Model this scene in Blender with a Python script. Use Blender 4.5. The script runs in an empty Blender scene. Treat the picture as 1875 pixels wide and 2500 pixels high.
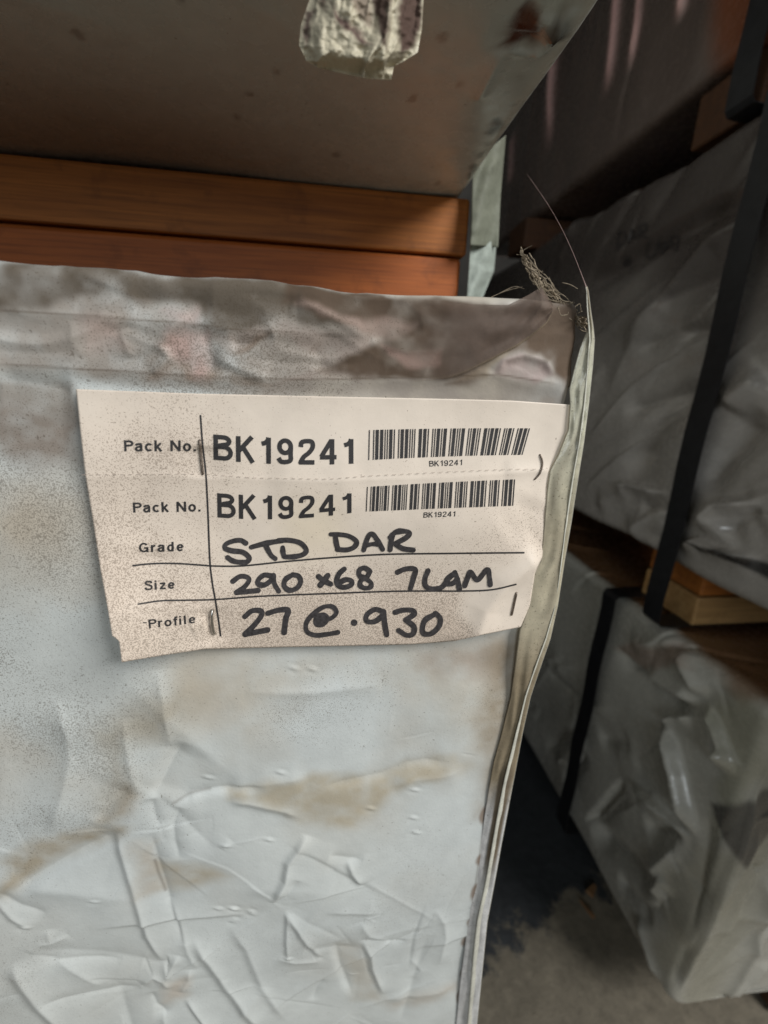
import bpy, bmesh, math, random
import numpy as np
from mathutils import Matrix, Vector

# ------------------------------------------------------------------ camera
scene = bpy.context.scene
F = 1042.0                                   # focal length in photograph pixels (1875 x 2500)
YAW, PIT, ROL = np.radians([7.9, -16.9, 2.2])
CX, CY = 937.5, 1250.0
_cy, _sy, _cp, _sp = np.cos(YAW), np.sin(YAW), np.cos(PIT), np.sin(PIT)
FW = np.array([_sy*_cp, _cy*_cp, _sp]); _rt = np.array([_cy, -_sy, 0.0]); _up = np.cross(_rt, FW)
RT = np.cos(ROL)*_rt + np.sin(ROL)*_up
UP = -np.sin(ROL)*_rt + np.cos(ROL)*_up
cam_d = bpy.data.cameras.new('camera'); cam = bpy.data.objects.new('camera', cam_d)
scene.collection.objects.link(cam); scene.camera = cam
cam.matrix_world = Matrix(((RT[0], UP[0], -FW[0], 0), (RT[1], UP[1], -FW[1], 0), (RT[2], UP[2], -FW[2], 0), (0, 0, 0, 1)))
cam_d.sensor_fit = 'VERTICAL'; cam_d.sensor_height = 36.0; cam_d.lens = F/2500*36
cam_d.clip_start = 0.005; cam_d.clip_end = 50
cam_d.dof.use_dof = True; cam_d.dof.focus_distance = 0.165; cam_d.dof.aperture_fstop = 7.5

# ------------------------------------------------------------------ light
world = bpy.data.worlds.new('World'); scene.world = world; world.use_nodes = True
world.node_tree.nodes['Background'].inputs['Color'].default_value = (0.88, 0.92, 0.90, 1)
world.node_tree.nodes['Background'].inputs['Strength'].default_value = 0.024
def area(name, loc, target, sx, sy, power, col):
    l = bpy.data.lights.new(name, 'AREA'); l.shape = 'RECTANGLE'; l.size = sx; l.size_y = sy; l.energy = power; l.color = col
    o = bpy.data.objects.new(name, l); scene.collection.objects.link(o); o.location = loc
    o.rotation_euler = (Vector(target)-Vector(loc)).to_track_quat('-Z', 'Y').to_euler()
    return o
area('doorway_daylight', (1.55, -1.2, 1.45), (0.0, 0.15, -0.15), 1.2, 1.2, 70, (1.0, 0.985, 0.955))
area('front_left_fill', (-0.45, -2.3, 0.45), (0.3, 0.4, -0.25), 0.8, 1.0, 13.0, (0.90, 0.96, 1.0))  # added fill lamp, gives the right stack's left faces some relief
scene.view_settings.view_transform = 'Standard'; scene.view_settings.look = 'None'
scene.view_settings.exposure = 0.0; scene.view_settings.gamma = 1.0
scene.view_settings.use_curve_mapping = False

# ------------------------------------------------------------------ helpers
rng = np.random.default_rng(7)
random.seed(7)
D = 0.15            # metres from the lens to the end face of the labelled pack
XR = 0.44           # left faces of the stack across the gap

def ray(x, y):
    x = np.asarray(x, float); y = np.asarray(y, float)
    return RT*((x-CX)/F)[..., None] - UP*((y-CY)/F)[..., None] + FW
def atY(x, y, Y): d = ray(x, y); return d*(np.asarray(Y)/d[..., 1])[..., None]
def atX(x, y, X): d = ray(x, y); return d*(np.asarray(X)/d[..., 0])[..., None]
def atZ(x, y, Z): d = ray(x, y); return d*(np.asarray(Z)/d[..., 2])[..., None]

def lin(r, g, b):
    c = np.array([r, g, b])/255.0
    return np.where(c <= .04045, c/12.92, ((c+.055)/1.055)**2.4)
def S(r, g, b, k=0.85): return np.minimum(lin(r, g, b)/k, 0.86)

def smooth(e0, e1, x):
    t = np.clip((x-e0)/(e1-e0), 0, 1); return t*t*(3-2*t)

def vnoise(x, y, scale, seed):
    """value noise in -1..1 on a lattice of the given cell size"""
    r = np.random.default_rng(seed); T = r.random((64, 64))*2-1
    u = x/scale; v = y/scale; i = np.floor(u).astype(int); j = np.floor(v).astype(int)
    fu = u-i; fv = v-j; fu = fu*fu*(3-2*fu); fv = fv*fv*(3-2*fv)
    a = T[i % 64, j % 64]; b = T[(i+1) % 64, j % 64]; c = T[i % 64, (j+1) % 64]; d = T[(i+1) % 64, (j+1) % 64]
    return (a*(1-fu)+b*fu)*(1-fv)+(c*(1-fu)+d*fu)*fv
def fbm(x, y, scale, seed, octs=3):
    s = 0; k = 1.0
    for o in range(octs): s = s+k*vnoise(x+o*3.17, y-o*1.3, scale/2**o, seed+o); k *= .5
    return s
def ridged(x, y, scale, seed):
    n = vnoise(x, y, scale, seed)+.4*vnoise(x, y, scale*.5, seed+5)
    return 1-np.minimum(np.abs(n)*2.2, 1.0)

def crease(h, x, y, pts, A, w, prof='ridge', taper=.5, steep=.30):
    """add a fold along the polyline pts (n,2) to the height field h(x,y)"""
    pts = np.asarray(pts, float); R_ = 6*w
    m = (x > pts[:, 0].min()-R_) & (x < pts[:, 0].max()+R_) & (y > pts[:, 1].min()-R_) & (y < pts[:, 1].max()+R_)
    if not m.any(): return
    px_, py_ = x[m], y[m]
    seg = np.diff(pts, axis=0); L = np.hypot(seg[:, 0], seg[:, 1])+1e-9; cum = np.concatenate([[0], np.cumsum(L)]); tot = cum[-1]
    best = np.full(px_.shape, 1e9); sd = np.zeros_like(best); st = np.zeros_like(best)
    for k in range(len(seg)):
        dx, dy = px_-pts[k, 0], py_-pts[k, 1]
        t = np.clip((dx*seg[k, 0]+dy*seg[k, 1])/L[k]**2, 0, 1)
        ex, ey = dx-t*seg[k, 0], dy-t*seg[k, 1]
        d = np.hypot(ex, ey); c = seg[k, 0]*dy-seg[k, 1]*dx
        u = d < best
        best[u] = d[u]; sd[u] = np.where(c[u] >= 0, d[u], -d[u]); st[u] = (cum[k]+t[u]*L[k])/tot
    tp = np.clip(np.minimum(st, 1-st)*2/taper, 0, 1) if taper > 0 else 1.0
    if taper > 0: tp = tp*tp*(3-2*tp) if w > .006 else tp*(2-tp)
    if prof == 'ridge': p = np.exp(-np.sqrt((sd/w)**2+.05)+.22)
    elif prof == 'soft': p = np.exp(-(sd/w)**2)
    else:
        p = np.where(sd >= 0, np.exp(-sd/w), np.exp(-(sd/(w*steep))**2))
    h[m] += A*tp*p

def polymask(x, y, poly, blur):
    """1 inside the polygon, falling to 0 over +-blur at its outline"""
    poly = np.asarray(poly, float)
    out = np.zeros(x.shape)
    m = (x > poly[:, 0].min()-blur) & (x < poly[:, 0].max()+blur) & (y > poly[:, 1].min()-blur) & (y < poly[:, 1].max()+blur)
    if not m.any(): return out
    X, Y = x[m], y[m]; ins = np.zeros(X.shape, bool); best = np.full(X.shape, 1e9)
    n = len(poly)
    for k in range(n):
        a, b = poly[k], poly[(k+1) % n]
        dy = (b[1]-a[1]) or 1e-12
        c = ((a[1] > Y) != (b[1] > Y)) & (X < (b[0]-a[0])*(Y-a[1])/dy+a[0]); ins ^= c
        s = b-a; L2 = s@s+1e-12; t = np.clip(((X-a[0])*s[0]+(Y-a[1])*s[1])/L2, 0, 1)
        best = np.minimum(best, np.hypot(X-a[0]-t*s[0], Y-a[1]-t*s[1]))
    sdv = np.where(ins, best, -best)
    out[m] = smooth(-blur, blur, sdv)
    return out

def mesh_obj(name, V, Fq, mat, parent=None, smooth_=True, attrs=None):
    me = bpy.data.meshes.new(name); V = np.ascontiguousarray(V, np.float32)
    if isinstance(Fq, np.ndarray):
        n = Fq.shape[1]
        me.vertices.add(len(V)); me.vertices.foreach_set('co', V.ravel())
        me.loops.add(Fq.size); me.loops.foreach_set('vertex_index', Fq.ravel().astype(np.int32))
        me.polygons.add(len(Fq)); me.polygons.foreach_set('loop_start', np.arange(len(Fq), dtype=np.int32)*n)
        me.update(calc_edges=True)
    else:
        me.from_pydata([tuple(v) for v in V], [], Fq); me.update()
    if smooth_: me.polygons.foreach_set('use_smooth', np.ones(len(me.polygons), bool))
    for k, a in (attrs or {}).items():
        a = np.asarray(a, np.float32)
        if a.ndim == 2:
            at = me.attributes.new(k, 'FLOAT_COLOR', 'POINT'); at.data.foreach_set('color', np.c_[a, np.ones(len(a), np.float32)].astype(np.float32).ravel())
        else:
            at = me.attributes.new(k, 'FLOAT', 'POINT'); at.data.foreach_set('value', a)
    me.materials.append(mat)
    o = bpy.data.objects.new(name, me); scene.collection.objects.link(o)
    if parent is not None: o.parent = parent
    return o

def tag(o, label=None, cat=None, group=None, kind=None):
    if label: o['label'] = label
    if cat: o['category'] = cat
    if group: o['group'] = group
    if kind: o['kind'] = kind
    return o
def empty(name, loc=(0, 0, 0)):
    o = bpy.data.objects.new(name, None); scene.collection.objects.link(o); o.location = loc; o.empty_display_size = .05
    return o
def grid_faces(nu, nv):
    i, j = np.meshgrid(np.arange(nu-1), np.arange(nv-1), indexing='ij'); k = (i*nv+j).ravel()
    return np.c_[k, k+nv, k+nv+1, k+1]

def wrapc(t, lo, hi, r):
    """bend a flat coordinate round rounded edges at lo and hi: in-plane position, depth, signed bend angle"""
    c = t.copy(); d = np.zeros_like(t); th = np.zeros_like(t)
    for sgn, e in ((1, hi), (-1, lo)):
        s = sgn*(t-e)+r; arc = r*math.pi/2
        m = (s > 0) & (s < arc); c[m] = e-sgn*r+sgn*r*np.sin(s[m]/r); d[m] = r*(1-np.cos(s[m]/r)); th[m] = sgn*s[m]/r
        m = s >= arc; c[m] = e; d[m] = r+(s[m]-arc); th[m] = sgn*math.pi/2
    return c, d, th

def sheet(name, parent, mat, U, V, N, origin, A, B, alo, ahi, blo, bhi, r, hfun, cfun):
    """one plastic sheet bent round the edges of a pack; hfun(a,b) lifts it along the outward normal"""
    U, V, N, origin = map(lambda q: np.array(q, float), (U, V, N, origin))
    a, b = np.meshgrid(A, B, indexing='ij'); a = a.ravel(); b = b.ravel()
    ca, da, ta = wrapc(a, alo, ahi, r); cb, db, tb = wrapc(b, blo, bhi, r)
    h = hfun(a, b, ca, cb, da, db)
    n = N*(np.cos(ta)*np.cos(tb))[:, None]+U*np.sin(ta)[:, None]+V*np.sin(tb)[:, None]
    n /= np.linalg.norm(n, axis=1)[:, None]+1e-9
    P = origin+U*ca[:, None]+V*cb[:, None]-N*(da+db)[:, None]+n*h[:, None]
    Fq = grid_faces(len(A), len(B))
    bad = (da > r*1.2) & (db > r*1.2)
    Fq = Fq[~bad[Fq].any(axis=1)]
    if np.dot(np.cross(U, V), N) < 0: Fq = Fq[:, ::-1]
    used = np.zeros(len(P), bool); used[Fq.ravel()] = True
    remap = np.cumsum(used)-1
    col, speck = cfun(a, b, ca, cb, da, db)
    return mesh_obj(name, P[used], remap[Fq], mat, parent, attrs={'tint': col[used], 'speck': speck[used]})

def catmull(P, n=8):
    P = np.asarray(P, float)
    if len(P) < 3: return np.array([P[0]+(P[-1]-P[0])*t for t in np.linspace(0, 1, n)])
    Q = np.vstack([2*P[0]-P[1], P, 2*P[-1]-P[-2]]); out = []
    for i in range(1, len(Q)-2):
        p0, p1, p2, p3 = Q[i-1:i+3]
        for t in np.arange(n)/n:
            out.append(.5*((2*p1)+(-p0+p2)*t+(2*p0-5*p1+4*p2-p3)*t*t+(-p0+3*p1-3*p2+p3)*t**3))
    out.append(P[-1]); return np.array(out)

def tube(P, r, sides=6, caps=True):
    """vertices and quad faces of a tube along P with radius r (scalar or per point)"""
    P = np.asarray(P, float); n = len(P); r = np.broadcast_to(np.asarray(r, float), (n,))
    T = np.gradient(P, axis=0); T /= np.linalg.norm(T, axis=1)[:, None]+1e-12
    ref = np.array([.31, .87, .38]); V = []
    for i in range(n):
        u = np.cross(T[i], ref); u /= np.linalg.norm(u)+1e-12; v = np.cross(T[i], u)
        for k in range(sides):
            a = 2*math.pi*k/sides; V.append(P[i]+r[i]*(u*math.cos(a)+v*math.sin(a)))
    Fc = [[i*sides+k, i*sides+(k+1) % sides, (i+1)*sides+(k+1) % sides, (i+1)*sides+k] for i in range(n-1) for k in range(sides)]
    if caps: Fc += [list(range(sides))[::-1], [(n-1)*sides+k for k in range(sides)]]
    return V, Fc

def rbox(name, lo, hi, mat, parent=None, bev=.002, wob=0.0, segs=2):
    bm = bmesh.new(); bmesh.ops.create_cube(bm, size=1)
    lo, hi = np.array(lo), np.array(hi)
    for v in bm.verts: v.co = Vector((lo+hi)/2+(np.array(v.co))*(hi-lo))
    bmesh.ops.bevel(bm, geom=bm.edges[:]+bm.verts[:], offset=bev, segments=segs, affect='EDGES', profile=.5)
    if wob:
        for v in bm.verts: v.co += Vector((random.uniform(-wob, wob), random.uniform(-wob, wob), random.uniform(-wob, wob)))
    me = bpy.data.meshes.new(name); bm.to_mesh(me); bm.free(); me.materials.append(mat)
    o = bpy.data.objects.new(name, me); scene.collection.objects.link(o)
    if parent is not None: o.parent = parent
    return o

# ------------------------------------------------------------------ materials
def nodes(name):
    m = bpy.data.materials.new(name); m.use_nodes = True; nt = m.node_tree
    return m, nt, nt.nodes['Principled BSDF'], nt.nodes['Material Output']
def N_(nt, t, **kw):
    n = nt.nodes.new(t)
    for k, v in kw.items(): setattr(n, k, v)
    return n
def noise(nt, co, scale, detail=2, rough=.5):
    n = N_(nt, 'ShaderNodeTexNoise'); n.inputs['Scale'].default_value = scale; n.inputs['Detail'].default_value = detail; n.inputs['Roughness'].default_value = rough
    nt.links.new(co, n.inputs['Vector']); return n.outputs['Fac']
def maprange(nt, v, a, b, c=0, d=1, clamp=True):
    n = N_(nt, 'ShaderNodeMapRange', clamp=clamp); nt.links.new(v, n.inputs[0])
    for i, q in enumerate((a, b, c, d)): n.inputs[i+1].default_value = q
    return n.outputs[0]
def math_(nt, op, a, b=None):
    n = N_(nt, 'ShaderNodeMath', operation=op)
    for i, q in enumerate((a, b)):
        if q is None: continue
        if isinstance(q, (int, float)): n.inputs[i].default_value = q
        else: nt.links.new(q, n.inputs[i])
    return n.outputs[0]
def mixc(nt, f, a, b, blend='MIX'):
    n = N_(nt, 'ShaderNodeMix', data_type='RGBA', blend_type=blend)
    for i, q in ((0, f), (6, a), (7, b)):
        if isinstance(q, (int, float)): n.inputs[i].default_value = q
        elif isinstance(q, tuple): n.inputs[i].default_value = q
        else: nt.links.new(q, n.inputs[i])
    return n.outputs[2]
def objco(nt): return N_(nt, 'ShaderNodeTexCoord').outputs['Object']

def tinted(name, rough=.34, spec=.5, speck_scale=2300, speck_col=(.11, .088, .065, 1), bump=.12, bscale=900, dusty=1.0):
    """dirty plastic or paper: colour from the 'tint' attribute, dust grains whose density follows 'speck'"""
    m, nt, bs, out = nodes(name); co = objco(nt)
    at = N_(nt, 'ShaderNodeAttribute', attribute_name='tint'); sp = N_(nt, 'ShaderNodeAttribute', attribute_name='speck')
    broad = maprange(nt, noise(nt, co, 70, 4, .6), .3, .7, .93, 1.05)
    c = N_(nt, 'ShaderNodeVectorMath', operation='SCALE'); nt.links.new(at.outputs['Color'], c.inputs[0]); nt.links.new(broad, c.inputs['Scale'])
    g1 = noise(nt, co, speck_scale, 2, .6); g2 = noise(nt, co, speck_scale*.42, 1, .5)
    thr = maprange(nt, sp.outputs['Fac'], 0, 1, .78, .50)
    f1 = math_(nt, 'MULTIPLY', math_(nt, 'SUBTRACT', g1, thr), 11.0)
    thr2 = maprange(nt, sp.outputs['Fac'], 0, 1, .80, .655)
    f2 = math_(nt, 'MULTIPLY', math_(nt, 'SUBTRACT', g2, thr2), 16.0)
    f = math_(nt, 'MAXIMUM', f1, f2)
    cl = N_(nt, 'ShaderNodeClamp'); nt.links.new(f, cl.inputs[0]); cl.inputs[2].default_value = .55
    col = mixc(nt, cl.outputs[0], c.outputs[0], speck_col)
    nt.links.new(col, bs.inputs['Base Color'])
    rr = maprange(nt, noise(nt, co, 120, 3), .3, .7, rough-.07, rough+.1)
    lum = N_(nt, 'ShaderNodeRGBToBW'); nt.links.new(at.outputs['Color'], lum.inputs[0])       # settled dust is dull
    dull = maprange(nt, lum.outputs[0], .12, .52, dusty, 0.0)
    nt.links.new(math_(nt, 'ADD', math_(nt, 'ADD', rr, math_(nt, 'MULTIPLY', cl.outputs[0], .4)), math_(nt, 'MULTIPLY', dull, .42)), bs.inputs['Roughness'])
    nt.links.new(math_(nt, 'MULTIPLY', math_(nt, 'SUBTRACT', 1.0, math_(nt, 'MULTIPLY', dull, .75)), spec), bs.inputs['Specular IOR Level'])
    b = N_(nt, 'ShaderNodeBump'); b.inputs['Strength'].default_value = bump; b.inputs['Distance'].default_value = .0006
    nt.links.new(math_(nt, 'ADD', noise(nt, co, bscale, 3), math_(nt, 'MULTIPLY', noise(nt, co, bscale*.2, 3), 2.0)), b.inputs['Height']); nt.links.new(b.outputs[0], bs.inputs['Normal'])
    return m
M_wrap = tinted('white_wrap_film')
M_wrapfar = tinted('stack_wrap_film', rough=.24, spec=.8, bump=.05, bscale=250, speck_scale=900, dusty=0.0)
M_pouch = tinted('dusty_torn_film', rough=.5, spec=.35)
M_paper = tinted('label_paper', rough=.46, spec=.35, speck_scale=2300, speck_col=(.16, .115, .082, 1), bump=.05, bscale=1600)

def film(name):
    """see-through film; 'tint' colours it, 'speck' holds how much of it is clear"""
    m, nt, bs, out = nodes(name); co = objco(nt)
    at = N_(nt, 'ShaderNodeAttribute', attribute_name='tint'); al = N_(nt, 'ShaderNodeAttribute', attribute_name='speck')
    v = maprange(nt, noise(nt, co, 220, 4, .65), .3, .7, .82, 1.08)
    c = N_(nt, 'ShaderNodeVectorMath', operation='SCALE'); nt.links.new(at.outputs['Color'], c.inputs[0]); nt.links.new(v, c.inputs['Scale'])
    g = maprange(nt, noise(nt, co, 1300, 2, .6), .62, .70, 0, .55)
    c2 = mixc(nt, g, c.outputs[0], (.10, .08, .055, 1))
    nt.links.new(c2, bs.inputs['Base Color']); bs.inputs['Roughness'].default_value = .12
    tr = N_(nt, 'ShaderNodeBsdfTranslucent'); nt.links.new(c2, tr.inputs['Color'])
    ms = N_(nt, 'ShaderNodeMixShader'); ms.inputs[0].default_value = .18; nt.links.new(bs.outputs[0], ms.inputs[1]); nt.links.new(tr.outputs[0], ms.inputs[2])
    tp = N_(nt, 'ShaderNodeBsdfTransparent'); tp.inputs['Color'].default_value = (.95, .94, .88, 1)
    m2 = N_(nt, 'ShaderNodeMixShader'); nt.links.new(al.outputs['Fac'], m2.inputs[0]); nt.links.new(ms.outputs[0], m2.inputs[1]); nt.links.new(tp.outputs[0], m2.inputs[2])
    b = N_(nt, 'ShaderNodeBump'); b.inputs['Strength'].default_value = .22; b.inputs['Distance'].default_value = .0008
    mp = N_(nt, 'ShaderNodeMapping'); mp.inputs['Scale'].default_value = (1, 1, .28); nt.links.new(co, mp.inputs[0])
    nt.links.new(noise(nt, mp.outputs[0], 330, 4, .6), b.inputs['Height']); nt.links.new(b.outputs[0], bs.inputs['Normal'])
    nt.links.new(m2.outputs[0], out.inputs['Surface'])
    return m
M_film = film('clear_film'); M_dull = film('dusty_film')
for n_ in M_dull.node_tree.nodes:
    if n_.type == 'BSDF_TRANSPARENT': n_.inputs['Color'].default_value = (1, 1, 1, 1)
    if n_.type == 'BSDF_PRINCIPLED': n_.inputs['Roughness'].default_value = .6; n_.inputs['Specular IOR Level'].default_value = .25

def wood(name, dark, light, axis=0, gscale=14):
    m, nt, bs, out = nodes(name); co = objco(nt)
    mp = N_(nt, 'ShaderNodeMapping'); sc = [9, 9, 9]; sc[axis] = .55; mp.inputs['Scale'].default_value = sc; nt.links.new(co, mp.inputs[0])
    n = noise(nt, mp.outputs[0], gscale, 6, .62)
    col = mixc(nt, maprange(nt, n, .32, .68), tuple(dark)+(1,), tuple(light)+(1,))
    fine = N_(nt, 'ShaderNodeMapping'); s2 = [60, 60, 60]; s2[axis] = 1.2; fine.inputs['Scale'].default_value = s2; nt.links.new(co, fine.inputs[0])
    col = mixc(nt, maprange(nt, noise(nt, fine.outputs[0], 14, 3, .6), .48, .66, 0, .45), col, tuple(np.array(dark)*.4)+(1,))
    st = maprange(nt, noise(nt, co, 35, 4, .6), .56, .72, 0, .6)
    col = mixc(nt, st, col, tuple(np.array(dark)*.45)+(1,))
    nt.links.new(col, bs.inputs['Base Color']); bs.inputs['Roughness'].default_value = .62
    b = N_(nt, 'ShaderNodeBump'); b.inputs['Strength'].default_value = .3; b.inputs['Distance'].default_value = .001
    nt.links.new(n, b.inputs['Height']); nt.links.new(b.outputs[0], bs.inputs['Normal'])
    return m
M_bearer = wood('bearer_timber', (.33, .105, .018), (.56, .195, .034))
M_bearer_red = wood('bearer_timber_red', (.33, .082, .014), (.52, .145, .026))
M_bearer_dark = wood('bearer_timber_dark', (.06, .024, .009), (.10, .04, .014))
M_bearer_pale = wood('bearer_timber_pale', (.40, .215, .075), (.58, .36, .15))

def plain(name, col, rough=.5, metal=0.0, nscale=0, var=.25, bump=0):
    m, nt, bs, out = nodes(name); bs.inputs['Roughness'].default_value = rough; bs.inputs['Metallic'].default_value = metal
    co = objco(nt)
    n = noise(nt, co, nscale or 300, 4, .6)
    c = N_(nt, 'ShaderNodeVectorMath', operation='SCALE'); c.inputs[0].default_value = col; nt.links.new(maprange(nt, n, .3, .7, 1-var, 1+var), c.inputs['Scale'])
    nt.links.new(c.outputs[0], bs.inputs['Base Color'])
    if bump:
        b = N_(nt, 'ShaderNodeBump'); b.inputs['Strength'].default_value = bump; b.inputs['Distance'].default_value = .001; nt.links.new(n, b.inputs['Height']); nt.links.new(b.outputs[0], bs.inputs['Normal'])
    return m
M_ink = plain('printed_ink', (.030, .028, .029), .6, nscale=2500, var=.5)
M_marker = plain('marker_ink', (.046, .042, .044), .55, nscale=900, var=.55)
M_pencil = plain('perforation', (.46, .39, .34), .7)
M_steel = plain('staple_steel', (.55, .53, .50), .32, 1.0, 900, .3)
M_rust = plain('dull_staple_steel', (.26, .215, .18), .45, .8, 900, .4)
M_strap = plain('strap_plastic', (.012, .012, .014), .45, nscale=120, var=.4, bump=.15)
M_dust = plain('cobweb_dust', (.28, .23, .165), .9, nscale=800, var=.5)
M_silk = plain('spider_silk', (.42, .30, .28), .6)
M_wall = plain('shed_wall', (.05, .047, .043), .8, nscale=6, var=.3)
M_chip = plain('wood_chip', (.30, .17, .08), .7, nscale=200)
M_farink = plain('faded_marker', (.035, .03, .03), .6)

# ------------------------------------------------------------------ floor and shed walls
m, nt, bs, out = nodes('dusty_concrete'); co = objco(nt)
n1 = noise(nt, co, 5, 6, .62); n2 = noise(nt, co, 60, 5, .65); n3 = noise(nt, co, 420, 3, .6)
sep = N_(nt, 'ShaderNodeSeparateXYZ'); nt.links.new(co, sep.inputs[0])
# ragged edge: dusty brown from the gap's front to half a metre in, darker beyond
edge = math_(nt, 'ADD', math_(nt, 'MULTIPLY', sep.outputs['X'], -.30), sep.outputs['Y'])
edge = math_(nt, 'ADD', edge, maprange(nt, noise(nt, co, 26, 5, .7), .3, .7, -.05, .05, False))
dust = maprange(nt, edge, .325, .355, 1, 0)
grain = maprange(nt, n2, .3, .7, .75, 1.2)
cdust = N_(nt, 'ShaderNodeVectorMath', operation='SCALE'); cdust.inputs[0].default_value = (.215, .19, .145); nt.links.new(grain, cdust.inputs['Scale'])
ccon = N_(nt, 'ShaderNodeVectorMath', operation='SCALE'); ccon.inputs[0].default_value = (.045, .050, .055); nt.links.new(grain, ccon.inputs['Scale'])
nt.links.new(mixc(nt, dust, ccon.outputs[0], cdust.outputs[0]), bs.inputs['Base Color']); bs.inputs['Roughness'].default_value = .85
b = N_(nt, 'ShaderNodeBump'); b.inputs['Strength'].default_value = .5; b.inputs['Distance'].default_value = .004; nt.links.new(math_(nt, 'ADD', n2, math_(nt, 'MULTIPLY', n3, .3)), b.inputs['Height']); nt.links.new(b.outputs[0], bs.inputs['Normal'])
M_floor = m
ZF = -0.86
g = np.linspace(-3.0, 3.0, 121); ga, gb = np.meshgrid(g, g, indexing='ij')
tag(mesh_obj('floor', np.c_[ga.ravel(), gb.ravel()+.2, ZF+.003*fbm(ga.ravel(), gb.ravel(), .3, 3)], grid_faces(121, 121), M_floor), kind='structure')
tag(rbox('wall_back', (-2.9, 2.4, ZF-.01), (2.9, 2.5, 2.2), M_wall, bev=.01), kind='structure')
tag(rbox('wall_right', (1.9, .2, ZF-.01), (2.0, 2.39, 2.2), M_wall, bev=.01), kind='structure')

# ------------------------------------------------------------------ the labelled pack: end face of the wrap
z1 = lambda P: [(150+.39180*x, 930+.39183*y) for x, y in P]      # measured in enlargements of the photograph
z2 = lambda P: [(780+.39180*x, 930+.39183*y) for x, y in P]
zh = lambda P: [(540+.34961*x, 1280+.34961*y) for x, y in P]
z5 = lambda P: [(.42961*x, 1550+.42961*y) for x, y in P]
z6 = lambda P: [(550+.45208*x, 1550+.45208*y) for x, y in P]
z3 = lambda P: [(x*.54250, 620+y*.54286) for x, y in P]
zt = lambda P: [(600+x*.54250, 700+y*.54250) for x, y in P]
def face(P):                                                    # photograph pixels -> (x, z) on the end face
    P = np.asarray(P, float); q = atY(P[:, 0], P[:, 1], D); return q[:, [0, 2]]

lab_top = [(185, 950), (480, 961), (800, 968), (1100, 974), (1250, 978), (1408, 989)]
lab_bot = [(297, 1617), (400, 1600), (500, 1585), (700, 1580), (860, 1577), (1010, 1573), (1110, 1565), (1180, 1550), (1271, 1531)]
lab_left = [(185, 950), (196, 1055), (208, 1160), (228, 1280), (245, 1390), (262, 1480), (274, 1553), (279, 1555), (291, 1566), (294, 1590), (297, 1617)]
lab_right = [(1408, 989), (1392, 1045), (1368, 1106), (1345, 1150), (1340, 1185), (1332, 1283), (1326, 1334), (1324, 1361), (1306, 1400), (1294, 1478), (1271, 1531)]
LABEL_POLY = face(lab_top+lab_right[1:]+lab_bot[::-1][1:]+lab_left[::-1][1:-1])

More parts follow.
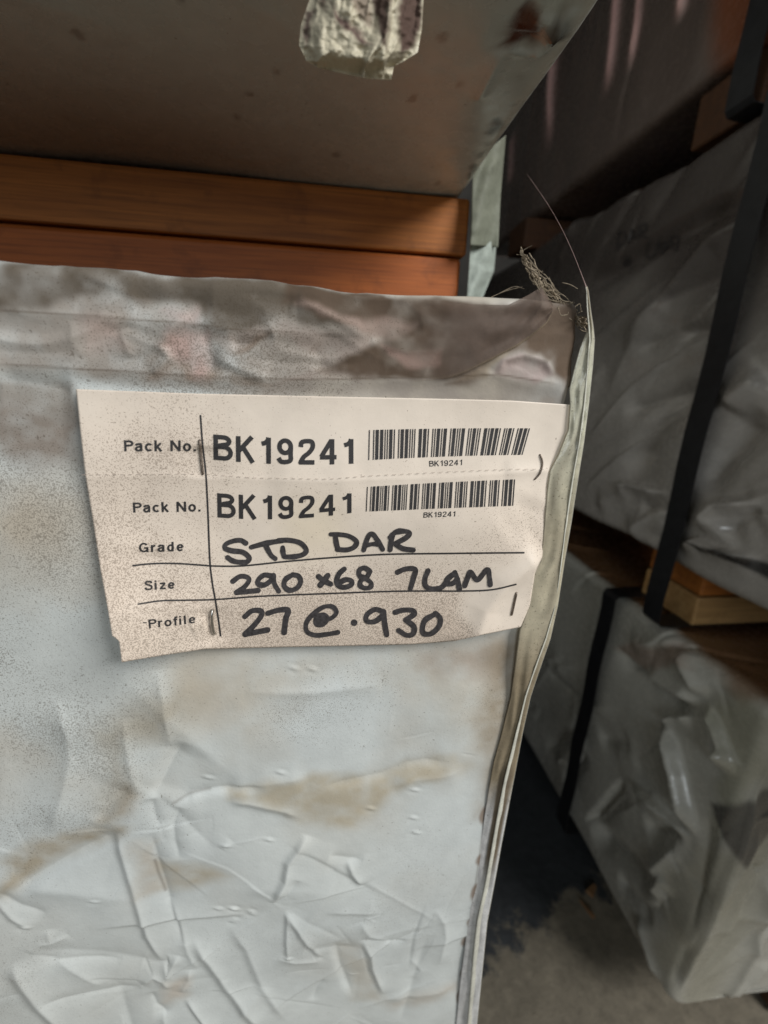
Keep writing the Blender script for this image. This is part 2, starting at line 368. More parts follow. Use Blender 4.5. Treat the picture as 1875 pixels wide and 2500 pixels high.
main_creases = [
 # pts (px), amplitude mm, width mm, profile, taper
 (z5([(300, 330), (385, 560), (400, 700), (375, 830), (350, 940), (310, 1050), (250, 1160)]), 1.7, 5.0, 'ridge', .5),
 (z5([(60, 1455), (250, 1350), (430, 1250), (600, 1165), (700, 1110)]), -2.2, 7.0, 'step', .35),
 (z5([(540, 1080), (640, 960), (740, 850)]), -1.2, 5, 'step', .5),
 (z5([(700, 470), (715, 620), (745, 780), (795, 910)]), 1.0, 3.0, 'ridge', .6),
 (z5([(900, 190), (935, 370), (955, 520), (965, 640)]), 1.1, 3.2, 'ridge', .6),
 (z5([(1050, 600), (980, 720), (910, 860), (870, 930)]), -1.8, 6.0, 'step', .5),
 (z5([(670, 1130), (720, 1320), (770, 1500), (840, 1720), (930, 1860)]), 1.3, 4.0, 'step', .3),
 (z5([(860, 930), (880, 1020), (905, 1090)]), -1.0, 2.5, 'ridge', .6),
 (z5([(860, 1120), (900, 1330), (960, 1530), (1040, 1760)]), -1.1, 2.6, 'ridge', .4),
 (z5([(960, 1520), (1010, 1620), (1070, 1800), (1120, 1890)]), .9, 2.4, 'ridge', .4),
 (z5([(1020, 980), (985, 1080), (990, 1180), (1020, 1290)]), -1.2, 2.6, 'ridge', .6),
 (z5([(970, 965), (1080, 905), (1250, 880), (1512, 868)]), -1.4, 5.5, 'step', .4),
 (z6([(0, 900), (120, 905), (230, 935), (330, 955), (420, 1000)]), 1.1, 5.0, 'step', .5),
 (z6([(0, 830), (200, 810), (450, 772)]), 1.0, 5.0, 'ridge', .4),
 (z6([(500, 830), (700, 790), (850, 760), (980, 700), (1080, 682), (1230, 690)]), -1.2, 6.0, 'step', .4),
 (z6([(900, 830), (1010, 780), (1180, 760), (1300, 720)]), 1.1, 5, 'ridge', .5),
 (z5([(0, 1490), (90, 1580), (200, 1650)]), 1.0, 4, 'step', .6),
 (z5([(0, 1450), (130, 1520), (280, 1570)]), -1.0, 3, 'ridge', .6),
 (z5([(85, 1820), (170, 1960), (250, 2080), (380, 2212), (470, 2330)]), 1.9, 7.0, 'step', .3),
 (z5([(200, 1800), (330, 1840), (480, 1850), (690, 1865)]), -.9, 2.5, 'ridge', .6),
 (z5([(310, 1830), (450, 1920), (580, 2000)]), .9, 3.0, 'ridge', .6),
 (z5([(250, 2065), (500, 2040), (800, 2005)]), -1.0, 2.5, 'ridge', .5),
 (z5([(280, 1660), (295, 1740), (390, 1705)]), .8, 2.0, 'ridge', .6),
 (z5([(180, 1790), (240, 1740), (295, 1735)]), .6, 2.0, 'ridge', .6),
 (z5([(930, 1860), (950, 1930), (1010, 1820)]), 1.2, 2.4, 'ridge', .5),
 (z5([(800, 1990), (870, 1940), (930, 1960), (960, 2010)]), 1.1, 2.0, 'ridge', .5),
 (z5([(860, 2030), (890, 2100), (960, 2140)]), -1.0, 2.0, 'ridge', .6),
 (z5([(1030, 2030), (1070, 1960), (1080, 1900)]), .9, 2.0, 'ridge', .6),
 (z5([(1060, 2060), (1120, 2130), (1190, 2212), (1300, 2300)]), 1.2, 3.0, 'step', .5),
 (z5([(1090, 1720), (1200, 1850), (1290, 1990), (1400, 2120), (1500, 2250)]), 1.8, 6.0, 'step', .35),
 (z5([(930, 2130), (950, 2212), (990, 2300)]), .9, 2.5, 'ridge', .5),
 (z5([(1250, 1220), (1310, 1170)]), .5, 2.0, 'ridge', .8),
 (z6([(445, 1080), (400, 1150), (345, 1220), (330, 1310), (265, 1430)]), 1.6, 4.0, 'step', .4),
 (z6([(265, 1430), (330, 1390), (395, 1300)]), -.9, 2.5, 'ridge', .6),
 (z6([(330, 1470), (400, 1560), (450, 1650), (520, 1740)]), 1.2, 4.0, 'step', .5),
 (z6([(665, 1200), (690, 1260), (740, 1330)]), 1.2, 3.5, 'step', .6),
 (z6([(560, 1180), (660, 1190), (745, 1200)]), -.8, 2.5, 'ridge', .6),
 (z6([(590, 1640), (620, 1780), (660, 1900), (690, 1985)]), -1.0, 5.0, 'step', .5),
 (z6([(745, 1640), (790, 1720), (800, 1810), (860, 1960)]), 1.2, 4.0, 'step', .5),
 (z6([(720, 1635), (830, 1635), (980, 1655)]), -.8, 2.2, 'ridge', .6),
 (z6([(730, 1530), (780, 1610), (880, 1640)]), .9, 3.0, 'ridge', .6),
 (z6([(1130, 1470), (1180, 1540), (1190, 1620), (1160, 1790)]), .8, 2.4, 'ridge', .5),
 (z6([(280, 1745), (380, 1770), (490, 1765), (515, 1745)]), .8, 2.2, 'ridge', .6),
 (z6([(340, 1480), (335, 1640), (340, 1760)]), .8, 2.5, 'step', .5),
 (z6([(850, 1990), (1000, 1960), (1150, 1930), (1250, 1890)]), 1.0, 5, 'ridge', .5),
 (z6([(470, 2000), (495, 1930), (530, 1880)]), -.6, 2, 'ridge', .6),
 (z6([(20, 1560), (120, 1680), (200, 1900), (330, 2100)]), .9, 5, 'step', .4),
 (z6([(1000, 1760), (1060, 1830), (1010, 1880)]), .5, 2, 'ridge', .6),
 # band of folded film along the top
 (z3([(-40, 252), (300, 275), (620, 297), (880, 318), (1100, 345), (1400, 362)]), .9, 5.0, 'step', .0),
 (z3([(-40, 494), (380, 518), (660, 535), (1000, 556), (1300, 565), (1560, 563)])+zt([(520, 412), (900, 405), (1130, 395), (1400, 440)]), 1.1, 7.0, 'step', .0),
 (z3([(325, 300), (335, 400), (370, 465)]), .7, 2.5, 'ridge', .6),
 (z3([(545, 340), (570, 410), (595, 470)]), .9, 2.2, 'ridge', .6),
 (z3([(680, 535), (760, 470), (720, 410), (800, 310), (860, 270)]), 1.2, 3.0, 'step', .5),
 (z3([(900, 310), (935, 430), (960, 550)]), -1.0, 3.0, 'ridge', .5),
 (z3([(1040, 410), (1130, 400), (1230, 365)]), -1.2, 3.0, 'step', .5),
 (z3([(960, 460), (1080, 510), (1210, 560)]), 1.2, 4.0, 'step', .5),
 (z3([(1400, 420), (1450, 480), (1430, 530)]), -1.0, 3.0, 'ridge', .6),
 (z3([(1300, 220), (1440, 250), (1560, 330), (1660, 390)]), 1.2, 4.0, 'ridge', .5),
 (z3([(600, 190), (740, 210), (850, 200), (960, 220)]), -1.0, 4.0, 'ridge', .6),
 (zt([(230, 80), (330, 90), (430, 160), (560, 240)]), 1.1, 4.0, 'ridge', .5),
 (zt([(580, 255), (680, 215), (800, 170)]), -1.0, 3.5, 'step', .5),
 (zt([(620, 270), (740, 300), (870, 290), (880, 330)]), .9, 3.0, 'ridge', .5),
 (zt([(1120, 390), (1150, 330), (1240, 305), (1340, 335), (1380, 400)]), 1.2, 3.0, 'step', .4),
 # round the label
 (face and [(0, 925), (80, 935), (170, 955)], -1.0, 4.0, 'ridge', .4),
 ([(60, 1010), (130, 1120), (190, 1210)], -.9, 14, 'soft', .5),
 ([(1120, 1600), (1200, 1640), (1270, 1650)], -.7, 6, 'soft', .6),
]
pimples = z6([(1015, 985), (1030, 1060), (785, 935), (300, 742), (1025, 835), (235, 1110), (140, 1490), (45, 1480), (40, 1550), (370, 195), (470, 200), (340, 1740)])+z5([(1290, 1200), (1240, 1560), (1330, 1560), (1430, 1580), (545, 1500), (150, 1635), (1335, 1620), (1180, 820)])

def main_h(a, b, ca, cb, da, db):
    h = .0022*fbm(a, b, .085, 11, 2)
    band = smooth(-.002, .006, b)
    h += band*(.0008*ridged(a*.5, b*1.4, .022, 51)+.0003*ridged(a*.6+b, b, .011, 61))
    for pts, A, w, prof, tp in main_creases:
        q = face(pts); crease(h, a, b, q, A*.00100, w*.0013, prof, tp, .42)
        if prof != 'soft': crease(h, a, b, q, A*.00014, w*.00030, 'ridge', max(tp, .3))
    r = np.random.default_rng(5)
    def pull(x0, zz, ang, L, A_, w_):          # a taut straight crease, a little bent
        x1_, z1_ = x0+L*math.cos(ang), zz+L*math.sin(ang)
        pp = [(x0, zz), ((x0+x1_)/2+r.normal()*L*.03, (zz+z1_)/2+r.normal()*L*.03), (x1_, z1_)]
        crease(h, a, b, pp, A_, w_, 'step' if r.random() < .4 else 'ridge', .7, .25)
    for kx, kz in face([(385, 2400), (300, 2030), (690, 2200), (880, 2290), (1075, 2250), (860, 2480)]):
        a0 = r.uniform(0, 6.28)
        for k in range(6):
            an = a0+k*1.047+r.normal()*.4; st = r.uniform(.002, .006)
            pull(kx+st*math.cos(an), kz+st*math.sin(an), an, r.uniform(.014, .06), r.choice([-1, 1])*r.uniform(.00012, .00035), r.uniform(.0014, .0036))
    for k in range(26):      # long soft pulls
        pull(r.uniform(-.17, .07), r.uniform(-.40, -.12), r.choice([.15, 1.2, 1.9, 2.6])+r.normal()*.25, r.uniform(.03, .09), r.choice([-1, 1])*r.uniform(.0005, .0013), r.uniform(.004, .009))
    for k in range(40):
        zz = r.uniform(-.40, -.15); pull(r.uniform(-.17, .08), zz, r.choice([.2, 1.1, 2.0, 2.75])+r.normal()*.3, r.uniform(.006, .026), r.choice([-1, 1])*r.uniform(.00008, .00024), r.uniform(.0007, .0014))
    for q in face(pimples):
        d = np.hypot(a-q[0], (b-q[1])*1.3)
        h += .0006*np.exp(-(((a-q[0])/.0022)**2+((b-q[1]+.3*(a-q[0]))/.0011)**2))-.0003*np.exp(-(d/.003)**2)
    under = polymask(a, b, LABEL_POLY, .006)
    h = h*(1-.93*under)-.0002*under
    return h

# stains and shade: polygon in photograph pixels on the face, edge blur in mm, colour, opacity
DUST_SHADE = S(90, 82, 72); DUST2 = S(146, 134, 115); PINK = S(184, 148, 140); LILAC = S(172, 160, 158)
stains_and_shade = [  # top-band dust is darkened to stand for shade from the pack overhead
 ([(-300, 620), (400, 655), (800, 700), (1300, 735), (1500, 735), (1500, 800), (1480, 1000), (900, 985), (0, 900), (-300, 880)], 3.0, S(150, 142, 134), .85),
 (z3([(-300, -20), (300, 30), (900, 80), (1660, 150), (1700, 330), (1400, 340), (1150, 330), (920, 320), (870, 230), (600, 190), (350, 235), (130, 255), (50, 240), (-300, 220)]), 2.2, DUST_SHADE, .85),
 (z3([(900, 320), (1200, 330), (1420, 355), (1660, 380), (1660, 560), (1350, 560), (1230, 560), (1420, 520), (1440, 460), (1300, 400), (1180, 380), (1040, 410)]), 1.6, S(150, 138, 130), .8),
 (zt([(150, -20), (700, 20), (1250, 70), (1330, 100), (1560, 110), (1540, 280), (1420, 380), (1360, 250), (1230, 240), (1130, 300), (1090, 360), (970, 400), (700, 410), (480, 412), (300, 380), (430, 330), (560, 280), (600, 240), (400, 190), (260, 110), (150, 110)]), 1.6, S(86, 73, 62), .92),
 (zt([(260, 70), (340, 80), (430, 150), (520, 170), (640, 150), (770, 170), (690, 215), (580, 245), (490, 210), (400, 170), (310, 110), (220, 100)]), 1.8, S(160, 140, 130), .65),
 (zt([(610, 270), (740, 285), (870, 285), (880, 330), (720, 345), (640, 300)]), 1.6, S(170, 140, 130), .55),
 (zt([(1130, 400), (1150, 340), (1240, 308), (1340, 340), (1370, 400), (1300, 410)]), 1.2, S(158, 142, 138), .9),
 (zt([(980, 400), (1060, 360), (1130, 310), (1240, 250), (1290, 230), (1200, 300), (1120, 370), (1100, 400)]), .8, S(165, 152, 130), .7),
 (z3([(740, 250), (860, 240), (870, 290), (780, 330), (920, 330), (960, 545), (890, 550), (860, 480), (790, 450), (750, 400), (800, 310)]), 2.2, PINK, .5),
 (z3([(690, 535), (780, 470), (860, 470), (900, 550)]), 1.2, S(140, 122, 108), .8),
 (z3([(960, 480), (1040, 490), (1210, 558), (950, 552)]), 1.2, S(150, 135, 122), .75),
 (z3([(390, 330), (560, 320), (590, 420), (420, 420)]), 3.5, S(204, 178, 168), .4),
 (z3([(1040, 410), (1180, 360), (1240, 370), (1140, 405)]), .8, S(120, 104, 90), .7),
 (z3([(-300, 540), (100, 560), (330, 600), (345, 680), (330, 760), (0, 700), (-300, 680)]), 3.5, S(120, 108, 96), .65),
 ([(1100, 930), (1150, 900), (1265, 835), (1300, 700), (1470, 700), (1470, 965), (1392, 955), (1356, 935), (1334, 882), (1270, 860), (1216, 880), (1196, 918), (1150, 935)], 1.6, S(96, 82, 70), .92),
 ([(-200, 960), (60, 1000), (180, 1010), (205, 1130), (120, 1150), (0, 1120), (-200, 1100)], 5.0, S(128, 116, 106), .8),
 # dust round and below the label
 ([(380, 1600), (700, 1590), (1000, 1585), (1270, 1540), (1300, 1640), (1240, 1900), (1180, 1830), (1000, 1700), (820, 1620), (600, 1800), (420, 1720)], 8.0, S(178, 166, 146), .5),
 ([(1030, 1600), (1290, 1560), (1290, 1680), (1180, 1660), (1040, 1640)], 5.0, S(150, 132, 118), .6),
 ([(1200, 1560), (1290, 1540), (1270, 1720), (1190, 1960), (1170, 1990), (1180, 1850), (1150, 1800), (1190, 1700)], 4.0, S(138, 124, 104), .75),
 (z5([(0, 1290), (200, 1180), (420, 1130), (690, 1090), (690, 1130), (430, 1250), (250, 1340), (60, 1450), (0, 1450)]), 3.0, S(150, 134, 106), .8),
 (z5([(560, 560), (700, 470), (940, 380), (1080, 350), (1070, 480), (960, 580), (820, 620), (700, 600), (540, 1070), (600, 980), (740, 850), (640, 700)]), 5.0, S(158, 146, 124), .6),
 (z5([(540, 1080), (620, 990), (740, 850), (790, 920), (700, 1020), (600, 1080)]), 2.0, S(152, 138, 116), .7),
 (z6([(0, 835), (200, 812), (450, 775), (620, 800), (800, 760), (980, 690), (1240, 660), (1330, 700), (1200, 750), (1010, 790), (880, 850), (800, 960), (720, 1040), (560, 1050), (430, 1000), (300, 950), (230, 910), (0, 895)]), 2.6, S(166, 152, 124), .75),
 (z5([(870, 1300), (1100, 1290), (1300, 1360), (1100, 1450), (960, 1480), (900, 1420)]), 3.0, S(164, 150, 124), .7),
 (z5([(720, 1200), (860, 1180), (930, 1490), (800, 1510)]), 2.5, S(172, 158, 138), .55),
 (z6([(600, 1650), (720, 1680), (850, 1990), (690, 1990)]), 2.5, S(174, 164, 146), .5),
 (z6([(850, 2000), (1250, 1880), (1260, 1930), (900, 2040)]), 3.5, S(172, 158, 140), .5),
 (z5([(950, 1960), (1060, 1920), (1060, 2060), (930, 2100)]), 2.5, S(184, 168, 150), .6),
]
seam_knots = z6([(1405, 965), (1372, 1200), (1340, 1375), (1325, 1545), (1290, 1650), (1285, 1840), (1265, 1960)])
main_lines = [  # thin dirty lines where the film edges lie: pts, half width mm, opacity
 (z3([(-40, 252), (300, 275), (620, 297), (880, 318), (1100, 345), (1380, 360)]), .35, .55),
 (z3([(-40, 494), (380, 518), (660, 535), (1000, 556), (1300, 565), (1560, 563)])+zt([(520, 412), (900, 405), (1130, 395), (1400, 440)]), .35, .6),
 (z5([(970, 965), (1080, 915), (1200, 890)]), .8, .35), (z5([(870, 1290), (890, 1370), (935, 1490)]), .7, .5),
 (z6([(1410, 900), (1360, 1240), (1310, 1600), (1270, 1900), (1250, 2090)]), .4, .5),
]
def main_c(a, b, ca, cb, da, db):
    base = S(196, 201, 200); col = np.tile(base, (len(a), 1))
    warp = .0022*fbm(a, b, .014, 71); warp2 = .0022*fbm(a, b, .014, 81)
    cool = .5+.5*vnoise(a, b, .07, 91)
    col *= (1+np.outer(cool-.5, [-.02, 0, .03]))
    # patchy settled dust
    veil = smooth(-.27, -.12, b)
    patch = np.clip(.30*veil+(.25+.75*veil)*.55*fbm(a, b, .05, 101, 4), 0, .8)
    col = col*(1-patch[:, None])+S(178, 166, 148)*patch[:, None]
    for k, (pts, bl, c, op) in enumerate(stains_and_shade):
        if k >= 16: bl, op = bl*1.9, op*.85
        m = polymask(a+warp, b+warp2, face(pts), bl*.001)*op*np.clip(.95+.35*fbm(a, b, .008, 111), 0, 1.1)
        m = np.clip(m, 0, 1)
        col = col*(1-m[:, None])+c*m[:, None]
    for pts, hw, op in main_lines:
        t = np.zeros_like(a); crease(t, a, b, face(pts), op, hw*.001, 'soft', .15)
        col = col*(1-t[:, None])+S(84, 72, 60)*t[:, None]
    for k, q in enumerate(face(seam_knots)):
        d = np.hypot((a-q[0])*1.1+warp*.4, (b-q[1])*(.75 if k % 2 else .5)+warp2*.4)
        t = .8*smooth(.0036, .0016, d); col = col*(1-t[:, None])+S(120, 100, 84)*t[:, None]
    sp = .30+.34*fbm(a, b, .045, 121, 4)+.42*smooth(-.235, -.10, b)*smooth(.06, -.02, a)
    sp += .10*smooth(-.01, .01, b)*(.5+.5*vnoise(a, b, .03, 131))
    sp = np.where((da > .004) | (db > .004), .6, np.clip(sp, 0.02, 1))
    top = smooth(.002, .006, db)[:, None]
    col = col*(1-top)+S(105, 92, 78)*top
    return col, sp

XMAX, ZTOP, ZBOT, LEN = .086, .0285, -.455, .93
A = np.concatenate([np.linspace(-.62-.9, -.63, 12), np.linspace(-.625, -.18, 30), np.arange(-.175, .094, .00055), np.linspace(.096, .12, 10), np.linspace(.13, .086+.93, 40)])
B = np.concatenate([np.linspace(ZBOT-.9, ZBOT-.02, 12), np.linspace(ZBOT-.008, -.405, 12), np.arange(-.40, .038, .00055), np.linspace(.040, .07, 12), np.linspace(.08, ZTOP+.93, 60)])
pack = empty('timber_pack', (-.26, D, ZBOT))
tag(pack, 'dusty white plastic wrapped timber pack that carries the stapled paper label', 'timber pack', 'wrapped timber packs')
pinv = pack.location.copy()
def child(o, parent):            # keep the world position under a parent that is only moved
    o.parent = parent; o.matrix_parent_inverse = Matrix.Translation(-Vector(parent.location)); return o
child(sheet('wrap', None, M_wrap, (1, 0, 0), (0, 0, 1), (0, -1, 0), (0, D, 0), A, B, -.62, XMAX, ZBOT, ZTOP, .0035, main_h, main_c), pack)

# ------------------------------------------------------------------ the label
def lab_off(x, z):
    """how far the paper stands off the end face"""
    o = .0010+.0006*(1+np.sin(x*46+z*18))*smooth(-.005, -.03, z)+.0004*(1+np.sin(z*120+x*20))
    o = o+.0140*smooth(-.040, -.105, z)*smooth(-.030, -.082, x)+.0026*smooth(.0, -.06, z)*smooth(-.058, -.08, x)
    o = o+.0022*np.exp(-((z+.050)/.022)**2)*smooth(-.02, .06, x)*smooth(.09, .06, x)
    # pulled fold running down from the right edge
    h = np.zeros(np.shape(x)); xf, zf = np.ravel(x).astype(float), np.ravel(z).astype(float); hh = np.zeros(xf.shape)
    crease(hh, xf, zf, face(z2([(1390, 1040), (1280, 1110), (1130, 1230), (1010, 1390), (950, 1560), (900, 1680)])), .0040, .0075, 'ridge', .3)
    crease(hh, xf, zf, face(z2([(1430, 560), (1300, 545), (1130, 560)])), .0007, .004, 'ridge', .5)
    crease(hh, xf, zf, face(z2([(1330, 700), (1250, 850), (1100, 950)])), -.0009, .010, 'soft', .6)
    crease(hh, xf, zf, face(z1([(880, 400), (890, 600)])), -.0009, .006, 'soft', .5)
    crease(hh, xf, zf, face(z1([(930, 1380), (950, 1600)])), -.0010, .006, 'soft', .5)
    crease(hh, xf, zf, face(z1([(830, 1480), (915, 1460)])), .0009, .004, 'ridge', .5)
    crease(hh, xf, zf, face(z1([(600, 1000), (590, 1200), (640, 1350)])), -.0010, .012, 'soft', .5)
    crease(hh, xf, zf, face(z1([(1250, 560), (1500, 600), (1900, 600)])), .0009, .012, 'soft', .5)
    crease(hh, xf, zf, face(z1([(120, 585), (880, 578), (1200, 605), (1659, 612), (2400, 590), (3000, 550)])), .00025, .0016, 'ridge', 0)
    return o+hh.reshape(np.shape(x))
def on_label(P, lift=0.0):
    """photograph pixels -> points on the paper"""
    P = np.asarray(P, float); Y = np.full(len(P), D-.0015)
    for _ in range(5):
        q = atY(P[:, 0], P[:, 1], Y); Y = D-lab_off(q[:, 0], q[:, 2])
    return atY(P[:, 0], P[:, 1], Y-lift)
def resample(P, n):
    P = np.asarray(P, float); s = np.concatenate([[0], np.cumsum(np.hypot(*np.diff(P, axis=0).T))]); t = np.linspace(0, s[-1], n)
    return np.c_[np.interp(t, s, P[:, 0]), np.interp(t, s, P[:, 1])]
def coons(top, bot, left, right, nu, nv):
    T, Bm, L, R = resample(top, nu), resample(bot, nu), resample(left, nv), resample(right, nv)
    u = np.linspace(0, 1, nu)[:, None, None]; v = np.linspace(0, 1, nv)[None, :, None]
    S_ = (1-v)*T[:, None]+v*Bm[:, None]+(1-u)*L[None]+u*R[None]-((1-u)*(1-v)*T[0]+u*(1-v)*T[-1]+(1-u)*v*Bm[0]+u*v*Bm[-1])
    return S_.reshape(-1, 2)
nu, nv = 260, 170
LP = coons(lab_top, lab_bot, lab_left, lab_right, nu, nv)
LV = on_label(LP)
def lab_col(P):
    x, y = P[:, 0], P[:, 1]
    col = np.tile(S(238, 211, 198), (len(P), 1))
    n = fbm(x, y, 220, 201, 3)
    dd = np.clip(.24+.24*n+.42*smooth(1180, 1560, y)+.12*smooth(500, 250, x), 0, .9)
    clean = polymask(x, y, [(560, 960), (1400, 985), (1300, 1150), (1180, 1180), (700, 1130), (560, 1040)], 90)
    clean = np.maximum(clean, polymask(x, y, [(1140, 1420), (1300, 1340), (1320, 1370), (1280, 1540), (1170, 1560), (1120, 1500)], 30))
    clean = np.maximum(clean, .6*polymask(x, y, [(520, 1300), (700, 1290), (700, 1400), (540, 1430)], 40))
    dd *= 1-.75*clean
    col = col*(1-dd[:, None]*.45)+S(186, 163, 144)*(dd[:, None]*.45)
    yel = polymask(x, y, [(690, 1240), (820, 1230), (850, 1340), (700, 1360)], 60)*.35
    col = col*(1-yel[:, None])+S(226, 208, 176)*yel[:, None]
    return col, np.clip(.16+dd*1.35, .05, 1)
lc, ls = lab_col(LP)
Fl = grid_faces(nu, nv)[:, ::-1]
lab_root = empty('pack_label', tuple(on_label([(760, 1290)])[0]))
tag(lab_root, 'speckled white paper label with barcodes and marker writing, stapled to the white wrap', 'label')
paper = child(mesh_obj('paper', LV, Fl, M_paper, attrs={'tint': lc, 'speck': ls}), lab_root)
sol = paper.modifiers.new('thickness', 'SOLIDIFY'); sol.thickness = .00016; sol.offset = -1

# printed words: plain sans letters drawn as strokes (cap height 1), laid on the paper
def _arc(cx, cy, rx, ry, a0, a1, n=18):
    t = np.radians(np.linspace(a0, a1, n)); return np.c_[cx+rx*np.cos(t), cy+ry*np.sin(t)]
def glyph(ch, w):
    """centre lines of one letter: list of (points, curved) and its width"""
    h = w/2; X = .74
    ln = lambda *p: np.array(p, float)
    cv = lambda *p: catmull(p, 6)
    if ch == 'B': return [ln((h, 0), (h, 1)), np.vstack([ln((h, 1-h)), _arc(.37, .765, .22, .235-h, 90, -90), ln((h, .53))]), np.vstack([ln((h, .53)), _arc(.40, .265+h/2, .24, .265-h/2, 90, -90), ln((h, h))])], .68
    if ch == 'P': return [ln((h, 0), (h, 1)), np.vstack([ln((h, 1-h)), _arc(.38, .72, .22, .28-h, 90, -90), ln((h, .44+h))])], .64
    if ch == 'K': return [ln((h, 0), (h, 1)), ln((.60, 1.0), (h, .40)), ln((.25, .60), (.63, .0))], .70
    if ch == '1': return [ln((.36, 0), (.36, 1)), cv((.10, .755), (.24, .80), (.33, .90), (.36, 1.0))], .50
    if ch == '9': return [_arc(.32, .675, .30-h, .325-h, 0, 362, 30), cv((.62-h, .66), (.61-h, .40), (.52, .16), (.33, h), (.16, .11), (.07, .24))], .66
    if ch == '2': return [cv((.085, .68), (.12, .86), (.31, 1-h), (.50, .88), (.53, .68), (.40, .47), (.20, .30), (.085, .10), (.07, h)), ln((.02, h), (.60, h))], .64
    if ch == '4': return [ln((.46, 0), (.46, 1)), ln((.44, .96), (.06, .31)), ln((.01, .285), (.63, .285))], .66
    if ch == 'N': return [ln((h, 0), (h, 1)), ln((h+.01, .96), (.65, .04)), ln((.66, 0), (.66, 1))], .76
    if ch == 'a': return [cv((.09, .52), (.14, .64), (.28, X-h+.01), (.42, .65), (.46, .50), (.46, .30), (.465, .10), (.53, h)), cv((.46, .43), (.28, .405), (.11, .33), (.09, .17), (.20, h-.01), (.35, .09), (.46, .26))], .58
    if ch == 'c': return [_arc(.30, X/2, .28-h+.02, X/2-h+.01, 42, 318, 24)], .56
    if ch == 'k': return [ln((h, 0), (h, 1)), ln((.46, X), (h, .27)), ln((.21, .43), (.50, 0))], .54
    if ch == 'o': return [_arc(.31, X/2, .30-h, X/2-h+.01, 0, 362, 28)], .62
    if ch == '.': return [ln((h+.02, 0), (h+.02, w*1.05))], w+.08
    if ch == 'G': return [np.vstack([_arc(.40, .5, .39-h, .51-h, 38, 318, 26), ln((.70, .18))]), ln((.42, .45), (.72, .45)), ln((.72-h*.4, .45+h), (.72-h*.4, 0))], .80
    if ch == 'r': return [ln((h, 0), (h, X)), cv((h, .42), (.15, .60), (.25, X-h), (.36, X-h))], .37
    if ch == 'd': return [_arc(.29, X/2, .28-h, X/2-h+.01, 0, 362, 26), ln((.54-h, 0), (.54-h, 1))], .59
    if ch == 'e': return [_arc(.30, X/2, .29-h, X/2-h+.01, 8, 322, 26), ln((h, .38), (.59-h, .38))], .60
    if ch == 'S': return [cv((.585, .74), (.52, .90), (.34, 1-h+.01), (.15, .90), (.11, .73), (.22, .60), (.40, .53), (.56, .43), (.60, .27), (.52, .11), (.34, h-.01), (.14, .11), (.07, .28))], .68
    if ch == 'i': return [ln((h, 0), (h, X)), ln((h, 1-w*.9), (h, 1))], w+.08
    if ch == 'z': return [ln((.03, X-h), (.48, X-h)), ln((.45, X-h), (.07, h)), ln((.02, h), (.50, h))], .52
    if ch == 'f': return [cv((.16, 0), (.16, .55), (.165, .82), (.22, .94), (.36, 1-h))[:], ln((.01, X-h), (.33, X-h))], .34
    if ch == 'l': return [ln((h, 0), (h, 1))], w+.08
    return [], .34
def text_mesh(body, w, track):
    V = []; Fc = []; lift = []; x0 = 0; k = 0
    for ch in body:
        st, adv = glyph(ch, w)
        for C in st:
            C = C+[x0, 0]
            if len(C) == 2: C = C[0]+(C[1]-C[0])*np.linspace(0, 1, 9)[:, None]
            T = np.gradient(C, axis=0); T /= np.linalg.norm(T, axis=1)[:, None]+1e-9; n_ = np.c_[-T[:, 1], T[:, 0]]*w/2
            o = len(V); n = len(C); V += list(C+n_)+list(C-n_); lift += [.00013+4e-6*k]*(2*n); k = (k+1) % 5
            Fc += [[o+i, o+n+i, o+n+i+1, o+i+1] for i in range(n-1)]
        x0 += adv+track
    return np.array(V), Fc, np.array(lift)
def quad_curve(p0, p1, p2, t):      # through three points at t = 0, .5, 1
    p0, p1, p2 = map(np.array, (p0, p1, p2)); t = t[:, None]
    return p0*(2*(t-.5)*(t-1))+p1*(-4*t*(t-1))+p2*(2*t*(t-.5))
def printed(name, body, bl, bm_, br, tl, tm, tr, w=.15, track=.12):
    V, Fc, lift = text_mesh(body, w, track)
    lo, hi = V[:, 0].min(), V[:, 0].max()
    s = (V[:, 0]-lo)/(hi-lo); t = V[:, 1][:, None]
    P = quad_curve(bl, bm_, br, s)*(1-t)+quad_curve(tl, tm, tr, s)*t
    return child(mesh_obj(name, on_label(P, lift), Fc, M_ink, smooth_=False), lab_root)
def pq(z, *p): return [z([q])[0] for q in p]
def mid(a, b): return ((a[0]+b[0])/2, (a[1]+b[1])/2)
def word(body, z, bl, br, tl, tr, **k):
    bl, br, tl, tr = pq(z, bl, br, tl, tr); printed('printed_word', body, bl, mid(bl, br), br, tl, mid(tl, tr), tr, **k)
word('Pack No.', z1, (392, 438), (838, 438), (389, 370), (838, 370), w=.175, track=.14)
word('Pack No.', z1, (448, 820), (867, 813), (444, 758), (866, 750), w=.175, track=.14)
word('Grade', z1, (484, 1068), (762, 1060), (482, 1010), (762, 1000), w=.175, track=.17)
word('Size', z1, (518, 1304), (707, 1294), (516, 1247), (705, 1238), w=.175, track=.17)
word('Profile', z1, (546, 1543), (838, 1508), (541, 1487), (834, 1455), w=.165, track=.15)
printed('printed_number', 'BK19241', *pq(z1, (948, 490), (1385, 519), (1820, 515), (946, 333), (1385, 357), (1820, 362)), w=.175, track=.16)
printed('printed_number', 'BK19241', *pq(z1, (973, 850), (1390, 860), (1808, 822), (970, 699), (1390, 716), (1808, 700)), w=.17, track=.17)
printed('printed_number', 'BK19241', *pq(z2, (685, 533), (787, 529), (888, 524), (684, 498), (787, 494), (890, 490)), w=.14, track=.13)
printed('printed_number', 'BK19241', *pq(z2, (648, 852), (747, 848), (845, 844), (650, 819), (748, 815), (848, 812)), w=.14, track=.13)

